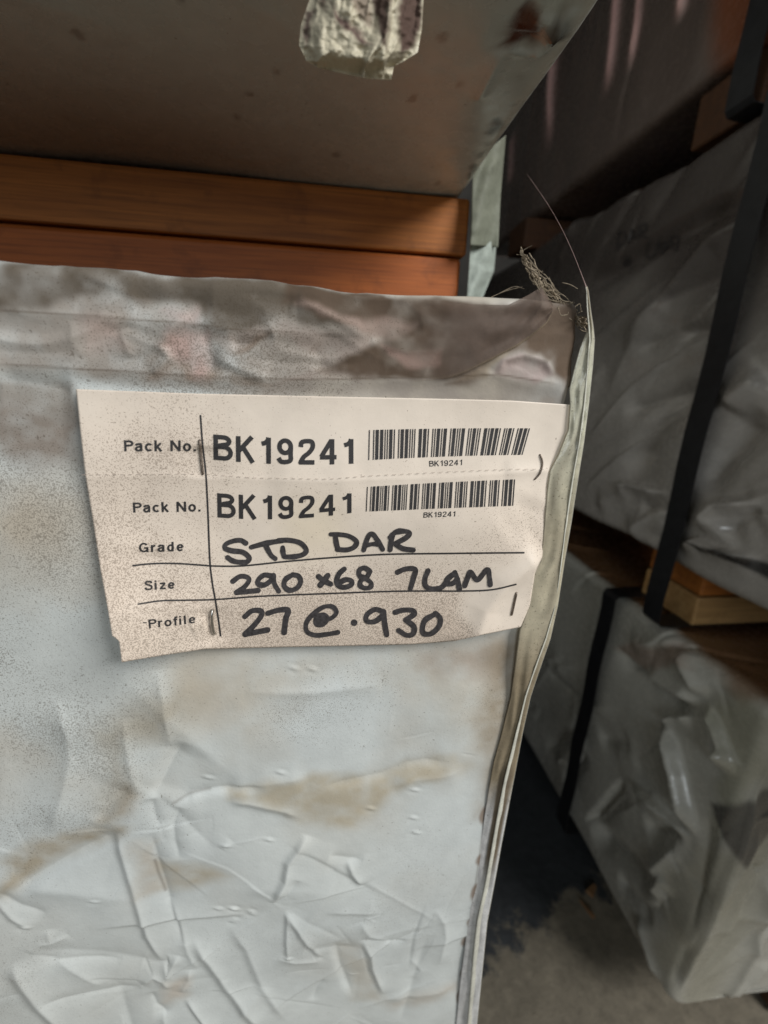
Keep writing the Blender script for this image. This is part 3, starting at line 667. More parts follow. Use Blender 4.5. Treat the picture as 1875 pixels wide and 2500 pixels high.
# ribbons of ink
def ribbons(name, strokes, mat, lift=.00016, dn=7, jit=.07, parent=None, mapper=on_label):
    """strokes: list of (points in pixels, width in pixels)"""
    V = []; Fc = []; z = 0
    r = np.random.default_rng(len(strokes)*13+1)
    for pts, w in strokes:
        C = catmull(pts, dn) if len(pts) > 1 else np.array(pts, float)
        V0 = sum(len(v) for v in V); pl = []; up_ = lift+z*6e-6; z += 1
        if len(C) > 1:
            T = np.gradient(C, axis=0); T /= np.linalg.norm(T, axis=1)[:, None]+1e-9; Nn = np.c_[-T[:, 1], T[:, 0]]
            wv = w/2*(1+jit*np.interp(np.arange(len(C)), np.arange(0, len(C)+6, 5), r.normal(size=len(np.arange(0, len(C)+6, 5)))))[:, None]
            pl = np.vstack([C+Nn*wv, C-Nn*wv]); n = len(C)
            Fc += [[V0+i, V0+n+i, V0+n+i+1, V0+i+1] for i in range(n-1)]
            V.append(mapper(pl, up_)); ends = [(C[0], wv[0, 0]), (C[-1], wv[-1, 0])]
        else: ends = [(C[0], w/2)]
        if jit > 0:
            for e, rad in ends:
                V0 = sum(len(v) for v in V); an = np.linspace(0, 2*math.pi, 14, endpoint=False)
                V.append(mapper(np.c_[e[0]+rad*np.cos(an), e[1]+rad*np.sin(an)], up_+3e-6)); Fc.append([V0+i for i in range(14)][::-1])
    return mesh_obj(name, np.vstack(V), Fc, mat, smooth_=False)
def ink(name, strokes, mat, **k): return child(ribbons(name, strokes, mat, **k), lab_root)
ink('ruled_line', [(z1([(866, 212), (880, 400), (900, 580), (912, 800), (925, 1120), (942, 1270), (960, 1370), (980, 1500), (992, 1592)]), 4.3)], M_ink, jit=0, lift=.00013)
ink('ruled_line', [(z1([(442, 1151), (560, 1139), (700, 1137), (850, 1146), (950, 1153), (1130, 1152), (1400, 1125), (1659, 1103), (2008, 1081), (2400, 1075), (2886, 1070)]), 4.0)], M_ink, jit=0, lift=.00013)
ink('ruled_line', [(z1([(475, 1391), (620, 1370), (780, 1366), (960, 1362), (1250, 1341), (1659, 1325), (2108, 1310), (2508, 1309), (2688, 1300), (2836, 1267)]), 3.8)], M_ink, jit=0, lift=.00013)
ink('printed_dash', [(z1([(508, 1506), (532, 1506)]), 2.2)], M_ink, jit=0)
# perforation: a row of short cuts
pf = resample(z1([(125, 586), (880, 579), (1200, 604), (1659, 612), (1908, 592), (2408, 566), (2808, 549), (3030, 551)]), 121)
ink('perforation', [([pf[2*i], pf[2*i+1]], 1.1) for i in range(60)], M_pencil, jit=0, dn=3)

CODE39 = {'*': 'NWNNWNWNN', '1': 'WNNWNNNNW', '2': 'NNWWNNNNW', '4': 'NNNWWNNNW', '9': 'NNWWNNWNN', 'B': 'NNWNNWNNW', 'K': 'WNNNNNNWW'}
def barcode(t0, tm, t1, b0, bm_, b1):
    seq = []
    for ch in '*BK19241*':
        for k, q in enumerate(CODE39[ch]): seq.append((k % 2 == 0, 2.9 if q == 'W' else 1.0))
        seq.append((False, 1.0))
    seq = seq[:-1]; tot = sum(w for _, w in seq); x = 0; V = []; Fc = []
    P = []
    for bar, w in seq:
        if bar:
            s = np.array([x/tot, (x+w*.96)/tot]); T = quad_curve(t0, tm, t1, s); Bq = quad_curve(b0, bm_, b1, s)
            o = len(P)
            for j in range(7):
                f = j/6; P.append(T[0]*(1-f)+Bq[0]*f); P.append(T[1]*(1-f)+Bq[1]*f)
            Fc += [[o+2*j, o+2*j+2, o+2*j+3, o+2*j+1] for j in range(6)]
        x += w
    child(mesh_obj('barcode', on_label(np.array(P), .00014), Fc, M_ink, smooth_=False), lab_root)
barcode(*pq(z2, (308, 306), (815, 296), (1313, 295), (304, 493), (800, 470), (1266, 460)))
barcode(*pq(z2, (296, 660), (745, 634), (1220, 613), (289, 814), (735, 795), (1208, 778)))

W = 12.6
hand = {
 'STD': [([(172, 132), (135, 112), (80, 118), (32, 140), (28, 168), (75, 185), (150, 195), (195, 232), (180, 262), (130, 265), (80, 255), (45, 232)], W),
         ([(210, 160), (290, 138), (360, 124), (430, 114)], W), ([(310, 145), (330, 185), (352, 220), (378, 240)], W),
         ([(430, 162), (432, 195), (440, 225)], W), ([(400, 112), (480, 112), (555, 132), (595, 180), (570, 212), (510, 226), (450, 228)], W)],
 'DAR': [([(765, 70), (830, 72), (895, 84), (945, 120), (930, 158), (880, 178), (812, 176)], W), ([(798, 90), (805, 135), (815, 172)], W),
         ([(996, 180), (1010, 130), (1035, 75), (1062, 72), (1090, 110), (1128, 175)], W), ([(1020, 146), (1060, 138), (1095, 142)], W*.9),
         ([(1196, 75), (1185, 130), (1180, 178)], W), ([(1180, 92), (1220, 55), (1275, 48), (1318, 60), (1290, 95), (1215, 135)], W), ([(1215, 138), (1270, 170), (1342, 180)], W)],
 '290': [([(82, 398), (130, 365), (178, 368), (195, 392), (160, 440), (108, 476)], W), ([(108, 476), (180, 470), (258, 462)], W),
         ([(350, 360), (300, 355), (262, 385), (258, 415), (300, 424), (345, 395), (365, 362)], W), ([(365, 358), (370, 410), (402, 468)], W),
         ([(500, 352), (450, 385), (440, 430), (475, 460), (525, 448), (555, 405), (540, 362), (500, 352)], W)],
 'x68': [([(680, 365), (715, 392), (765, 418)], W*1.05), ([(745, 358), (720, 392), (692, 425)], W*1.05),
         ([(860, 312), (825, 345), (806, 395), (820, 430), (865, 440), (912, 420), (905, 392), (865, 388), (822, 412)], W),
         ([(1035, 325), (1000, 305), (965, 322), (968, 360), (1010, 380), (1048, 410), (1040, 440), (1000, 445), (970, 425), (980, 390), (1020, 365), (1040, 330)], W)],
 '7LAM': [([(1232, 335), (1290, 312), (1356, 316), (1345, 370), (1322, 450)], W), ([(1445, 325), (1425, 375), (1425, 425), (1460, 450), (1530, 445), (1580, 400)], W)]
}
lam = [(z2([(845, 1195), (800, 1230), (790, 1262), (830, 1262), (860, 1235)]), W), (z2([(845, 1192), (862, 1240), (872, 1298)]), W), (z2([(770, 1278), (800, 1240), (845, 1195)]), W*.9),
       (z2([(905, 1276), (925, 1225), (942, 1190), (985, 1240), (1045, 1175), (1060, 1225), (1064, 1270)]), W)]
row3 = {'27': [([(165, 645), (215, 605), (275, 605), (280, 640), (230, 705), (168, 768)], W*1.08), ([(168, 768), (250, 752), (325, 738)], W*1.08), ([(325, 622), (400, 600), (468, 600), (452, 660), (440, 755)], W*1.08)],
 '@': [([(670, 650), (715, 640), (735, 665), (700, 695), (668, 690), (675, 655), (710, 665)], W*1.3), ([(712, 665), (770, 655), (805, 615), (775, 575), (710, 580), (640, 630), (595, 690), (600, 750), (660, 775), (740, 768), (815, 755)], W*.95)],
 '.': [([(929, 687)], W*1.3)],
 '930': [([(1130, 610), (1075, 595), (1020, 630), (1015, 675), (1070, 680), (1125, 640), (1135, 610)], W*1.05), ([(1135, 612), (1142, 690), (1156, 772)], W*1.05),
         ([(1215, 615), (1270, 600), (1335, 602), (1345, 630), (1290, 668)], W*1.05), ([(1290, 668), (1345, 715), (1340, 765), (1295, 775), (1240, 742)], W*1.05),
         ([(1490, 630), (1425, 670), (1405, 735), (1420, 765), (1470, 762), (1520, 715), (1530, 660), (1500, 625), (1490, 630)], W*1.05)]}
for k, st in list(hand.items())+list(row3.items()):
    st = [(zh(p), w) for p, w in st]
    if k == '7LAM': st += lam
    ink('handwriting', st, M_marker, lift=.00018)

# staples
def staple(pts, mat, lift, r=.00042, leg=True):
    C = catmull(pts, 6); P = on_label(C, 0); n = len(P); e = np.linspace(0, 1, n)
    arch = lift*np.sqrt(np.clip(np.minimum(e, 1-e)*5, 0, 1)); P[:, 1] -= arch+r*.8
    q = np.vstack([P[0]+[0, .0016+r, 0], P, P[-1]+[0, .0016+r, 0]])
    V, Fc = tube(q, r, 8); V = np.array(V)
    child(mesh_obj('staple', V, Fc, mat), lab_root)
staple(z1([(862, 370), (871, 470), (882, 578)]), M_rust, .0001)
staple(z1([(940, 1425), (945, 1500), (957, 1572)]), M_steel, .0009, .00055)
staple([(1318, 1110), (1322, 1122), (1323, 1136), (1317, 1155), (1305, 1170)], M_rust, .0002, .0003)
staple(z2([(1226, 1318), (1210, 1390), (1196, 1455)]), M_rust, .0001)

# ------------------------------------------------------------------ corner film of the labelled pack
def ribbon_film(name, rows_y, xin, xout, Yin, Ymid, Yout, ncol, tintf, clearf, parent, seed, wr=.0004):
    """film standing off the corner, between two outlines measured in the photograph"""
    V = []; tint = []; cl = []
    for i, y in enumerate(rows_y):
        xi, xo = xin(y), xout(y)
        for k in range(ncol):
            u = k/(ncol-1); x = xi+(xo-xi)*u
            lo_ = float(smooth(1560, 1760, np.array(float(y)))); Yi = Yin+.0020*lo_; Ym = Ymid+.0010*lo_
            Yd = (1-u)**2*Yi+2*u*(1-u)*Ym+u*u*Yout
            Yd += wr*(.8*math.sin(u*9+y*.006*(1+.3*math.sin(y*.013)))+.5*abs(math.sin(u*7-y*.005+2*math.sin(y*.009))))*u*(1-u)*4+wr*.6*float(vnoise(np.array([u*40.]), np.array([y*1.]), 22, seed)[0])*min(1, 4*u)
            V.append(atY(np.array([x]), np.array([y]), np.array([Yd]))[0]); tint.append(tintf(u, y)); cl.append(clearf(u, y))
    Fq = grid_faces(len(rows_y), ncol)
    o = mesh_obj(name, np.array(V), Fq, M_film, attrs={'tint': np.array(tint), 'speck': np.array(cl)})
    child(o, parent); s = o.modifiers.new('thickness', 'SOLIDIFY'); s.thickness = .00018; s.offset = 0
    return o
oy = [700, 712, 760, 800, 830, 900, 985, 1080, 1180, 1270, 1370, 1480, 1560, 1640, 1700, 1790, 1880, 1970, 2060, 2160, 2250, 2370, 2500, 2700]
ox = [1434, 1437, 1443, 1449, 1452, 1447, 1438, 1426, 1410, 1396, 1379, 1362, 1344, 1316, 1296, 1276, 1259, 1242, 1225, 1207, 1190, 1178, 1165, 1143]
iy = [700, 712, 760, 800, 850, 900, 950, 990, 1050, 1110, 1150, 1190, 1290, 1370, 1400, 1480, 1540, 1620, 1700, 1800, 1860, 1930, 1990, 2080, 2160, 2270, 2400, 2500, 2700]
ix = [1430, 1431, 1434, 1436, 1416, 1402, 1390, 1392, 1388, 1364, 1343, 1337, 1328, 1320, 1303, 1291, 1268, 1258, 1247, 1222, 1205, 1192, 1183, 1170, 1156, 1140, 1123, 1113, 1092]
xin = lambda y: float(np.interp(y, iy, ix)); xout = lambda y: float(np.interp(y, oy, ox))
def ftint(u, y):
    beige = S(208, 200, 178); brown = S(166, 152, 128); white = S(226, 230, 226); pale = S(228, 224, 206)
    y0 = float(y); c = np.array([np.interp(y0, [700, 900, 1000, 1300, 1520, 1650, 1900, 1990, 2700], [q[k] for q in (brown, pale, pale, beige, beige, brown, brown, white, white)]) for k in range(3)])
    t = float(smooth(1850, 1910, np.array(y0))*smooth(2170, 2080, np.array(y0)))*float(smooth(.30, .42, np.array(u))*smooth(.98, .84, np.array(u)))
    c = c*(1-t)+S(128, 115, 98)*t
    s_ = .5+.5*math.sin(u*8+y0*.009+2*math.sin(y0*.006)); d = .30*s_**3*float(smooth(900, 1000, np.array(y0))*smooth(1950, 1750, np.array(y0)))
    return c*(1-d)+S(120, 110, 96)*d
def fclear(u, y):
    base = float(np.interp(y, [700, 830, 900, 1300, 1500, 1750, 2000], [.02, .15, .34, .34, .25, .15, .03]))
    return base*float(smooth(0, .10, np.array(u)))
rows = np.concatenate([np.arange(700, 1000, 6), np.arange(1000, 2700, 10)])
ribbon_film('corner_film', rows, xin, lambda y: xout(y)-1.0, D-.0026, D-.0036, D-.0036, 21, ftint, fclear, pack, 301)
# the film's turned edge, facing the light
ewid = lambda y: float(np.interp(y, [700, 740, 800, 860, 1000, 1300, 1480, 1560, 1700, 1900, 2100, 2700], [5, 8, 11, 13, 14, 13, 7, 11, 15, 22, 24, 26]))+1.5*math.sin(y*.017)
V = []; tn = []
for y in rows:
    for k in range(7):
        u = k/6; x = xout(y)-ewid(y)*(1-u); V.append(atY(np.array([x]), np.array([float(y)]), np.array([D-.0038+.0050*u**1.3-.0005*math.sin(u*3.14)]))[0]); tn.append(np.array([.86, .855, .76])*(1-.10*abs(math.sin(y*.03+u*2))))
o = child(mesh_obj('film_edge', np.array(V), grid_faces(len(rows), 7), M_film, attrs={'tint': np.array(tn), 'speck': np.full(len(V), .04)}), pack)
s_ = o.modifiers.new('thickness', 'SOLIDIFY'); s_.thickness = .0002; s_.offset = 0
# loose end of the top film, folded over at the corner
ftop = [(980, 726), (1150, 743), (1240, 745), (1290, 720), (1322, 700), (1348, 742)]; fbot = [(980, 938), (1100, 922), (1140, 908), (1200, 878), (1265, 843), (1300, 818), (1334, 790), (1350, 760)]
nu2, nv2 = 90, 40; T_, B_ = resample(ftop, nu2), resample(fbot, nu2); V = []; tn = []
for i in range(nu2):
    for j in range(nv2):
        u, v = i/(nu2-1), j/(nv2-1); p = T_[i]*(1-v)+B_[i]*v
        lift = .0014+.0012*u*math.sin(v*math.pi)+.0012*smooth(.75, 1, np.array(v))*u-.0008*(1-u)+.0004*math.sin(u*11+v*4)+.0008*float(vnoise(np.array([u*9.]), np.array([v*4.]), 1.0, 77)[0])
        V.append(atY(p[:1], p[1:], np.array([D-.0006-float(lift)]))[0])
        k = .5+.5*math.sin(u*7+v*5); e = float(smooth(.955, 1, np.array(v)))*u
        tn.append((S(124, 108, 98)*(1-.25*k)+S(104, 88, 78)*.25*k)*(1-e)+S(168, 154, 124)*e)
o = child(mesh_obj('film_flap', np.array(V), grid_faces(nu2, nv2), M_dull, attrs={'tint': np.array(tn), 'speck': np.repeat(1-.5*smooth(.0, .6, np.linspace(0, 1, nu2)), nv2)}), pack)
s = o.modifiers.new('thickness', 'SOLIDIFY'); s.thickness = .0002; s.offset = 0

# ------------------------------------------------------------------ cobweb on the corner
cw = empty('cobweb', tuple(atY(np.array([1360.]), np.array([735.]), np.array([D]))[0])); tag(cw, 'dusty brown cobweb caught on the torn film at the pack corner', 'cobweb')
spine = catmull([(1272, 612), (1288, 640), (1305, 668), (1318, 690), (1345, 705), (1362, 735), (1385, 760), (1410, 780), (1434, 792)], 8)
sd = np.interp(np.linspace(0, 1, len(spine)), [0, .25, .6, 1], [.002, .003, .006, .004]); r = np.random.default_rng(77)
VV = []; FF = []
def add(V, Fc):
    o = len(VV); VV.extend(V); FF.extend([[o+i for i in f] for f in Fc])
def wpt(p, dY): return atY(np.array([p[0]]), np.array([p[1]]), np.array([D+.004+dY]))[0]
V, Fc = tube([wpt(p+r.normal(size=2)*1.5, r.normal()*.0006) for p in spine], .00045*(.6+r.random(len(spine))), 6); add(V, Fc)
n_s = len(spine)
for k in range(34):                      # sagging dusty strands strung along the spine
    i0 = int(r.integers(0, n_s-8)); i1 = min(n_s-1, i0+int(r.integers(6, 26))); p0 = spine[i0]+r.normal(size=2)*7; p1 = spine[i1]+r.normal(size=2)*9
    t = np.linspace(0, 1, 9); sag = r.uniform(-6, 16); y0, y1 = r.normal(size=2)*.004
    P = [wpt(p0*(1-q)+p1*q+np.array([r.normal()*1.6-sag*.5*math.sin(q*3.14), r.normal()*1.6+sag*math.sin(q*3.14)]), y0*(1-q)+y1*q) for q in t]
    V, Fc = tube(P, r.uniform(.00008, .00026)*(.6+.8*r.random(9)), 5); add(V, Fc)
for k in range(60):                      # loose fibres
    p = spine[int(r.integers(0, n_s-1))]+r.normal(size=2)*7; d = r.normal(size=2); P = []; y = r.normal()*.003
    for t in range(int(r.integers(5, 11))):
        P.append(wpt(p, y)); d = d*.85+r.normal(size=2)*.4; p = p+d*r.uniform(1.5, 4); y += r.normal()*.0005
    V, Fc = tube(P, r.uniform(.00004, .00010), 4); add(V, Fc)
for (cx_, cy_), n_k, rad_ in (((1303, 676), 70, 4.5), ((1322, 697), 30, 4), ((1347, 706), 40, 5), ((1366, 740), 60, 6), ((1392, 766), 70, 7), ((1420, 786), 150, 9), ((1330, 745), 40, 8)):   # balls of dust
    for k in range(n_k):
        c = wpt(np.array([cx_, cy_])+r.normal(size=2)*rad_*.7, r.normal()*.0012)
        q = r.normal(size=(4, 3))*r.uniform(.00010, .00042)+c; o = len(VV); VV.extend(q); FF.extend([[o, o+1, o+2], [o, o+3, o+1], [o, o+2, o+3], [o+1, o+3, o+2]])
child(mesh_obj('web_clump', np.array(VV), FF, M_dust, smooth_=False), cw)
for pts in ([(1275, 700), (1230, 712), (1180, 735)], [(1280, 705), (1255, 700), (1215, 718)], [(1318, 690), (1340, 680), (1352, 712), (1368, 720)], [(1350, 775), (1372, 795), (1395, 808)], [(1396, 755), (1415, 742), (1418, 760)], [(1340, 676), (1356, 710), (1366, 715)], [(1372, 690), (1392, 695), (1410, 705)]):
    C = catmull(pts, 6); V, Fc = tube([wpt(p, .001) for p in C], .00012, 5); child(mesh_obj('web_strand', np.array(V), Fc, M_dust), cw)
tp = np.linspace(0, 1, 14); th = np.array([atY(np.array([1435-148*t+10*math.sin(t*3.1)]), np.array([712-285*t-12*math.sin(t*3.1)]), np.array([D+.09*t]))[0] for t in tp])
V, Fc = tube(th, np.interp(tp, [0, .1, 1], [.0003, .00011, .0001]), 5); child(mesh_obj('silk_thread', np.array(V), Fc, M_silk), cw)

# ------------------------------------------------------------------ the pack above: underside
ZU, XU, YF, YB = .131, .099, .155, 1.10
up = empty('timber_pack', (-.26, .6, ZU)); tag(up, 'grey looking wrapped timber pack overhead, seen from below above the orange bearers', 'timber pack', 'wrapped timber packs')
def under(P): P = np.asarray(P, float); return atZ(P[:, 0], P[:, 1], ZU)[:, :2]
def up_h(a, b, ca, cb, da, db):
    h = .0016*fbm(a, b, .12, 401, 2)+.0004*ridged(a, b, .05, 411)
    crease(h, a, b, under([(1230, 118), (1205, 165), (1165, 250)]), .0022, .0022, 'ridge', .3)
    crease(h, a, b, under([(1230, 118), (1290, 130), (1330, 125)]), .002, .002, 'ridge', .4)
    for k, (x, y) in enumerate([(1290, 30), (1320, 60), (1350, 20), (1370, 60), (1300, 90), (1340, 100), (1385, 20)]):
        q = under([(x-30, y+35), (x, y), (x+30, y-40)]); crease(h, a, b, q, .0025*(1 if k % 2 else -1), .003, 'ridge', .5)
    return h
flecks = [(190, 72), (675, 183), (1120, 210), (1078, 102), (445, -5), (610, 232), (580, 283), (165, 293), (335, 440), (715, 452), (1070, 445), (820, 380), (1005, 250)]
def up_c(a, b, ca, cb, da, db):
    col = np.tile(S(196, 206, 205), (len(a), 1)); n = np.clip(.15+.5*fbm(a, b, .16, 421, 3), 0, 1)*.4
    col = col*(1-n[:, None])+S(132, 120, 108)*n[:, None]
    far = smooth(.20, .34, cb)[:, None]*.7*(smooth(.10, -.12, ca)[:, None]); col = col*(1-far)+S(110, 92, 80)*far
    e_ = smooth(.088, .098, ca)[:, None]*.8; col = col*(1-e_)+S(222, 222, 212)*e_  # right edge catching light, painted in as a pale strip
    for k, q in enumerate(under(flecks)):
        d = np.hypot(a-q[0], (b-q[1])*.6)+.0012*vnoise(a, b, .003, 430+k); t = .45*smooth(.0026, .0008, d)[:, None]; col = col*(1-t)+S(70, 58, 50)*t
    w1 = .004*fbm(a, b, .012, 441)
    m_ = polymask(a+w1, b, under([(1235, 60), (1285, 25), (1315, 40), (1290, 110), (1232, 118)]), .003)[:, None]; col = col*(1-m_)+S(92, 52, 36)*m_
    m_ = polymask(a+w1, b-w1, under([(1285, -40), (1400, -60), (1400, 40), (1350, 120), (1300, 125), (1290, 60)]), .004)*np.clip(.5+.9*fbm(a, b, .010, 451), 0, 1); m_ = m_[:, None]; col = col*(1-m_)+S(64, 58, 50)*m_
    m_ = polymask(a+w1*.6, b, under([(1265, 190), (1285, 200), (1190, 370), (1150, 445), (1140, 440), (1200, 310)]), .003)*np.clip(.3+1.1*fbm(a, b, .008, 461), 0, .9); m_ = m_[:, None]; col = col*(1-m_)+S(66, 54, 46)*m_
    return col, np.clip(.35+.2*fbm(a, b, .1, 471), 0, 1)
Au = np.concatenate([np.linspace(-.62-.4, -.63, 8), np.linspace(-.62, -.27, 15), np.arange(-.26, .10, .0016), np.linspace(.101, .14, 14), np.linspace(.16, XU+.45, 16)])
Bu = np.concatenate([np.linspace(YF-.45, YF-.02, 14), np.arange(YF-.015, .40, .0016), np.linspace(.405, YB-.01, 40), np.linspace(YB, YB+.42, 8)])
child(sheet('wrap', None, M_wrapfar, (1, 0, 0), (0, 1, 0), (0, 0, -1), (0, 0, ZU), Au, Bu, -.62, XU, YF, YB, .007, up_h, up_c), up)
# torn pouch of film hanging from the front edge
pt = [(772, -130), (850, -140), (940, -140), (1040, -130)]; pb = [(775, 165), (840, 180), (900, 192), (955, 195)]; pl_ = [(772, -130), (762, -20), (735, 60), (730, 110), (748, 148), (775, 165)]; pr = [(1040, -130), (1034, 0), (1030, 70), (1020, 128), (985, 150), (962, 162), (955, 195)]
nu3, nv3 = 110, 110; PP = coons(pt, pb, pl_, pr, nu3, nv3)
hx, hy = PP[:, 0], PP[:, 1]; hh = .0030*ridged(hx*1.5+hy*.15, hy*.22, 70, 501)+.0010*ridged(hx*1.2+hy*.3, hy*.5, 38, 511)+.0006*fbm(hx, hy, 20, 521)
edge_ = np.minimum.reduce([smooth(0, .25, np.tile(np.linspace(0, 1, nu3)[:, None], (1, nv3)).ravel()), smooth(0, .25, 1-np.tile(np.linspace(0, 1, nu3)[:, None], (1, nv3)).ravel()), smooth(0, .2, 1-np.tile(np.linspace(0, 1, nv3)[None], (nu3, 1)).ravel())])
Vp = atY(hx, hy, .154-.006*edge_-hh*.8); Vb = atY(hx, hy, .1550+.003*edge_)
zz2 = lambda P: [(600+x*.48223, y*.48223) for x, y in P]
tn = np.tile(S(184, 177, 156), (len(PP), 1)); wx = 6*fbm(hx, hy, 22, 531); wy = 8*fbm(hx, hy, 26, 541)
for poly, c, op in (([(310, 40), (345, 60), (330, 180), (300, 240), (295, 160)], S(84, 66, 64), .9), ([(430, 20), (470, 60), (560, 150), (640, 210), (590, 215), (500, 150), (450, 90)], S(86, 66, 64), .95), ([(640, -300), (740, -300), (730, 120), (720, 250), (680, 170), (650, 60)], S(70, 54, 50), .95), ([(780, -300), (920, -300), (890, 120), (850, 250), (790, 290), (770, 170)], S(74, 56, 52), .95), ([(500, -280), (600, -280), (650, 150), (600, 130), (540, 30)], S(110, 92, 84), .7), ([(340, -280), (430, -280), (400, 60), (370, 40)], S(100, 82, 74), .8)):
    m_ = polymask(hx+wx, hy+wy, zz2(poly), 10)[:, None]*op; tn = tn*(1-m_)+c*m_
Fq = grid_faces(nu3, nv3); o = child(mesh_obj('torn_pouch', np.vstack([Vp, Vb]), np.vstack([Fq, Fq[:, ::-1]+len(Vp)]), M_pouch, attrs={'tint': np.vstack([tn, tn]), 'speck': np.full(2*len(PP), .3)}), up)
# white film hanging past the bearer ends
def hanging(name, left, right, Yl, Yr, tints, parent, seed, clear=.0, n=60, k=16):
    L, R = resample(left, n), resample(right, n); V = []; tn = []
    for i in range(n):
        for j in range(k):
            u = j/(k-1); p = L[i]*(1-u)+R[i]*u; Yd = Yl*(1-u)+Yr*u+.003*math.sin(u*6+i*.07)+.0012*float(vnoise(np.array([u*10.]), np.array([i*1.]), 6, seed)[0])
            V.append(atY(p[:1], p[1:], np.array([Yd]))[0]); f = i/(n-1); tn.append([np.interp(f, [q[0] for q in tints], [q[1][c] for q in tints]) for c in range(3)])
    o = child(mesh_obj(name, np.array(V), grid_faces(n, k), M_dull, attrs={'tint': np.array(tn), 'speck': np.full(len(V), clear)}), parent)
    s = o.modifiers.new('thickness', 'SOLIDIFY'); s.thickness = .0004; s.offset = 0
hanging('hanging_film', [(1156, 395), (1152, 480), (1148, 598)], [(1235, 330), (1222, 480), (1216, 604)], .338, .352, [(0, S(118, 121, 108)), (1, S(128, 132, 118))], up, 601)
hanging('hanging_film', [(1150, 590), (1145, 650), (1136, 770)], [(1212, 590), (1206, 662), (1160, 770)], .343, .356, [(0, S(172, 182, 174)), (1, S(172, 182, 174))], up, 611)

# bearers between the two packs: two boards one on the other
b = rbox('timber_bearer', (-.58, .352, .093), (.1035, .442, .1295), M_bearer, bev=.0022, wob=.0003); tag(b, 'orange brown timber bearer lying under the overhead pack, upper board of two', 'bearer', 'timber bearers')
b = rbox('timber_bearer', (-.58, .3535, .0300), (.1005, .442, .0915), M_bearer_red, bev=.003, wob=.0003); tag(b, 'reddish timber bearer resting on the labelled pack, lower board of two', 'bearer', 'timber bearers')
o = rbox('timber_bearer', (-.56, .86, .0300), (.10, .95, .1295), M_bearer, bev=.003, wob=.0003); tag(o, 'far timber bearer deep in the gap between the two left packs', 'bearer', 'timber bearers')

# ------------------------------------------------------------------ the stack across the gap
def side(P, X=XR): P = np.asarray(P, float); return atX(P[:, 0], P[:, 1], X)[:, 1:]      # -> (y, z)
zR = lambda P: [(1150+.43701*x, 1500+.43695*y) for x, y in P]
z4 = lambda P: [(1150+.43701*x, 900+.43695*y) for x, y in P]
zQ = lambda P: [(1150+.43701*x, .43712*y) for x, y in P]
def random_creases(h, a, b, n, seed, al, ah, bl, bh, ang0, spread, Amax, Lmax):
    r = np.random.default_rng(seed)
    for k in range(n):
        x0, y0 = r.uniform(al, ah), r.uniform(bl, bh); an = ang0+r.normal()*spread; L = r.uniform(.25, 1)*Lmax
        x2, y2 = x0+L*math.cos(an), y0+L*math.sin(an); s_ = L*.08
        crease(h, a, b, [(x0, y0), ((x0+x2)/2+r.normal()*s_, (y0+y2)/2+r.normal()*s_), (x2, y2)], r.choice([-1, 1])*r.uniform(.3, 1)*Amax, r.uniform(.005, .016), r.choice(['ridge', 'step', 'ridge']), .7)
low_creases = [
 (zR([(615, 1165), (700, 1090), (780, 1000), (855, 915)]), -9, 12, 'step'), (zR([(900, 950), (980, 1010), (1060, 1080), (1150, 1175), (1230, 1260)]), 9, 11, 'step'),
 (zR([(1055, 605), (1110, 660), (1150, 760), (1190, 900), (1220, 1060), (1240, 1250)]), 12, 16, 'step'), (zR([(1060, 600), (1130, 570), (1230, 580)]), 7, 8, 'step'),
 (zR([(400, 760), (500, 690), (640, 600)]), -6, 10, 'ridge'), (zR([(470, 860), (560, 760), (640, 680)]), 6, 8, 'ridge'), (zR([(500, 940), (570, 850), (640, 770)]), -6, 8, 'ridge'), (zR([(700, 690), (780, 700), (900, 720)]), -4, 10, 'ridge'),
 (zR([(640, 1190), (760, 1290), (880, 1400), (1010, 1530)]), -10, 16, 'soft'), (zR([(960, 1190), (1040, 1220), (1130, 1190), (1190, 1290)]), -7, 10, 'ridge'),
 (zR([(790, 170), (880, 280), (1000, 370), (1110, 470), (1270, 520)]), -10, 14, 'step'), (zR([(980, 320), (1100, 390), (1280, 490)]), 7, 9, 'ridge'),
 (zR([(1180, 170), (1240, 300), (1330, 470)]), 9, 10, 'ridge'), (zR([(1330, 490), (1390, 620), (1440, 760), (1460, 900)]), 8, 10, 'step'), (zR([(1360, 820), (1440, 790), (1460, 760)]), 6, 6, 'ridge'),
 (zR([(880, 120), (960, 170), (1080, 160), (1180, 160)]), 6, 9, 'ridge'), (zR([(1000, 1450), (1060, 1400), (1130, 1330), (1180, 1400)]), 6, 7, 'ridge'), (zR([(1010, 1560), (1080, 1490), (1110, 1580)]), 5, 7, 'ridge'),
 (zR([(420, 320), (520, 400), (620, 480)]), -3, 6, 'ridge'), ([(1560, 2230), (1590, 2330), (1610, 2400)], 5, 7, 'ridge'), ([(1500, 2140), (1560, 2200), (1600, 2260)], -4, 8, 'ridge'),
]
LZ0, LZ1, LY0 = -.765, -.297, .292
def front(P): P = np.asarray(P, float); q = atY(P[:, 0], P[:, 1], LY0); return np.c_[LY0-(q[:, 0]-XR)+.006, q[:, 2]]   # end face of that pack
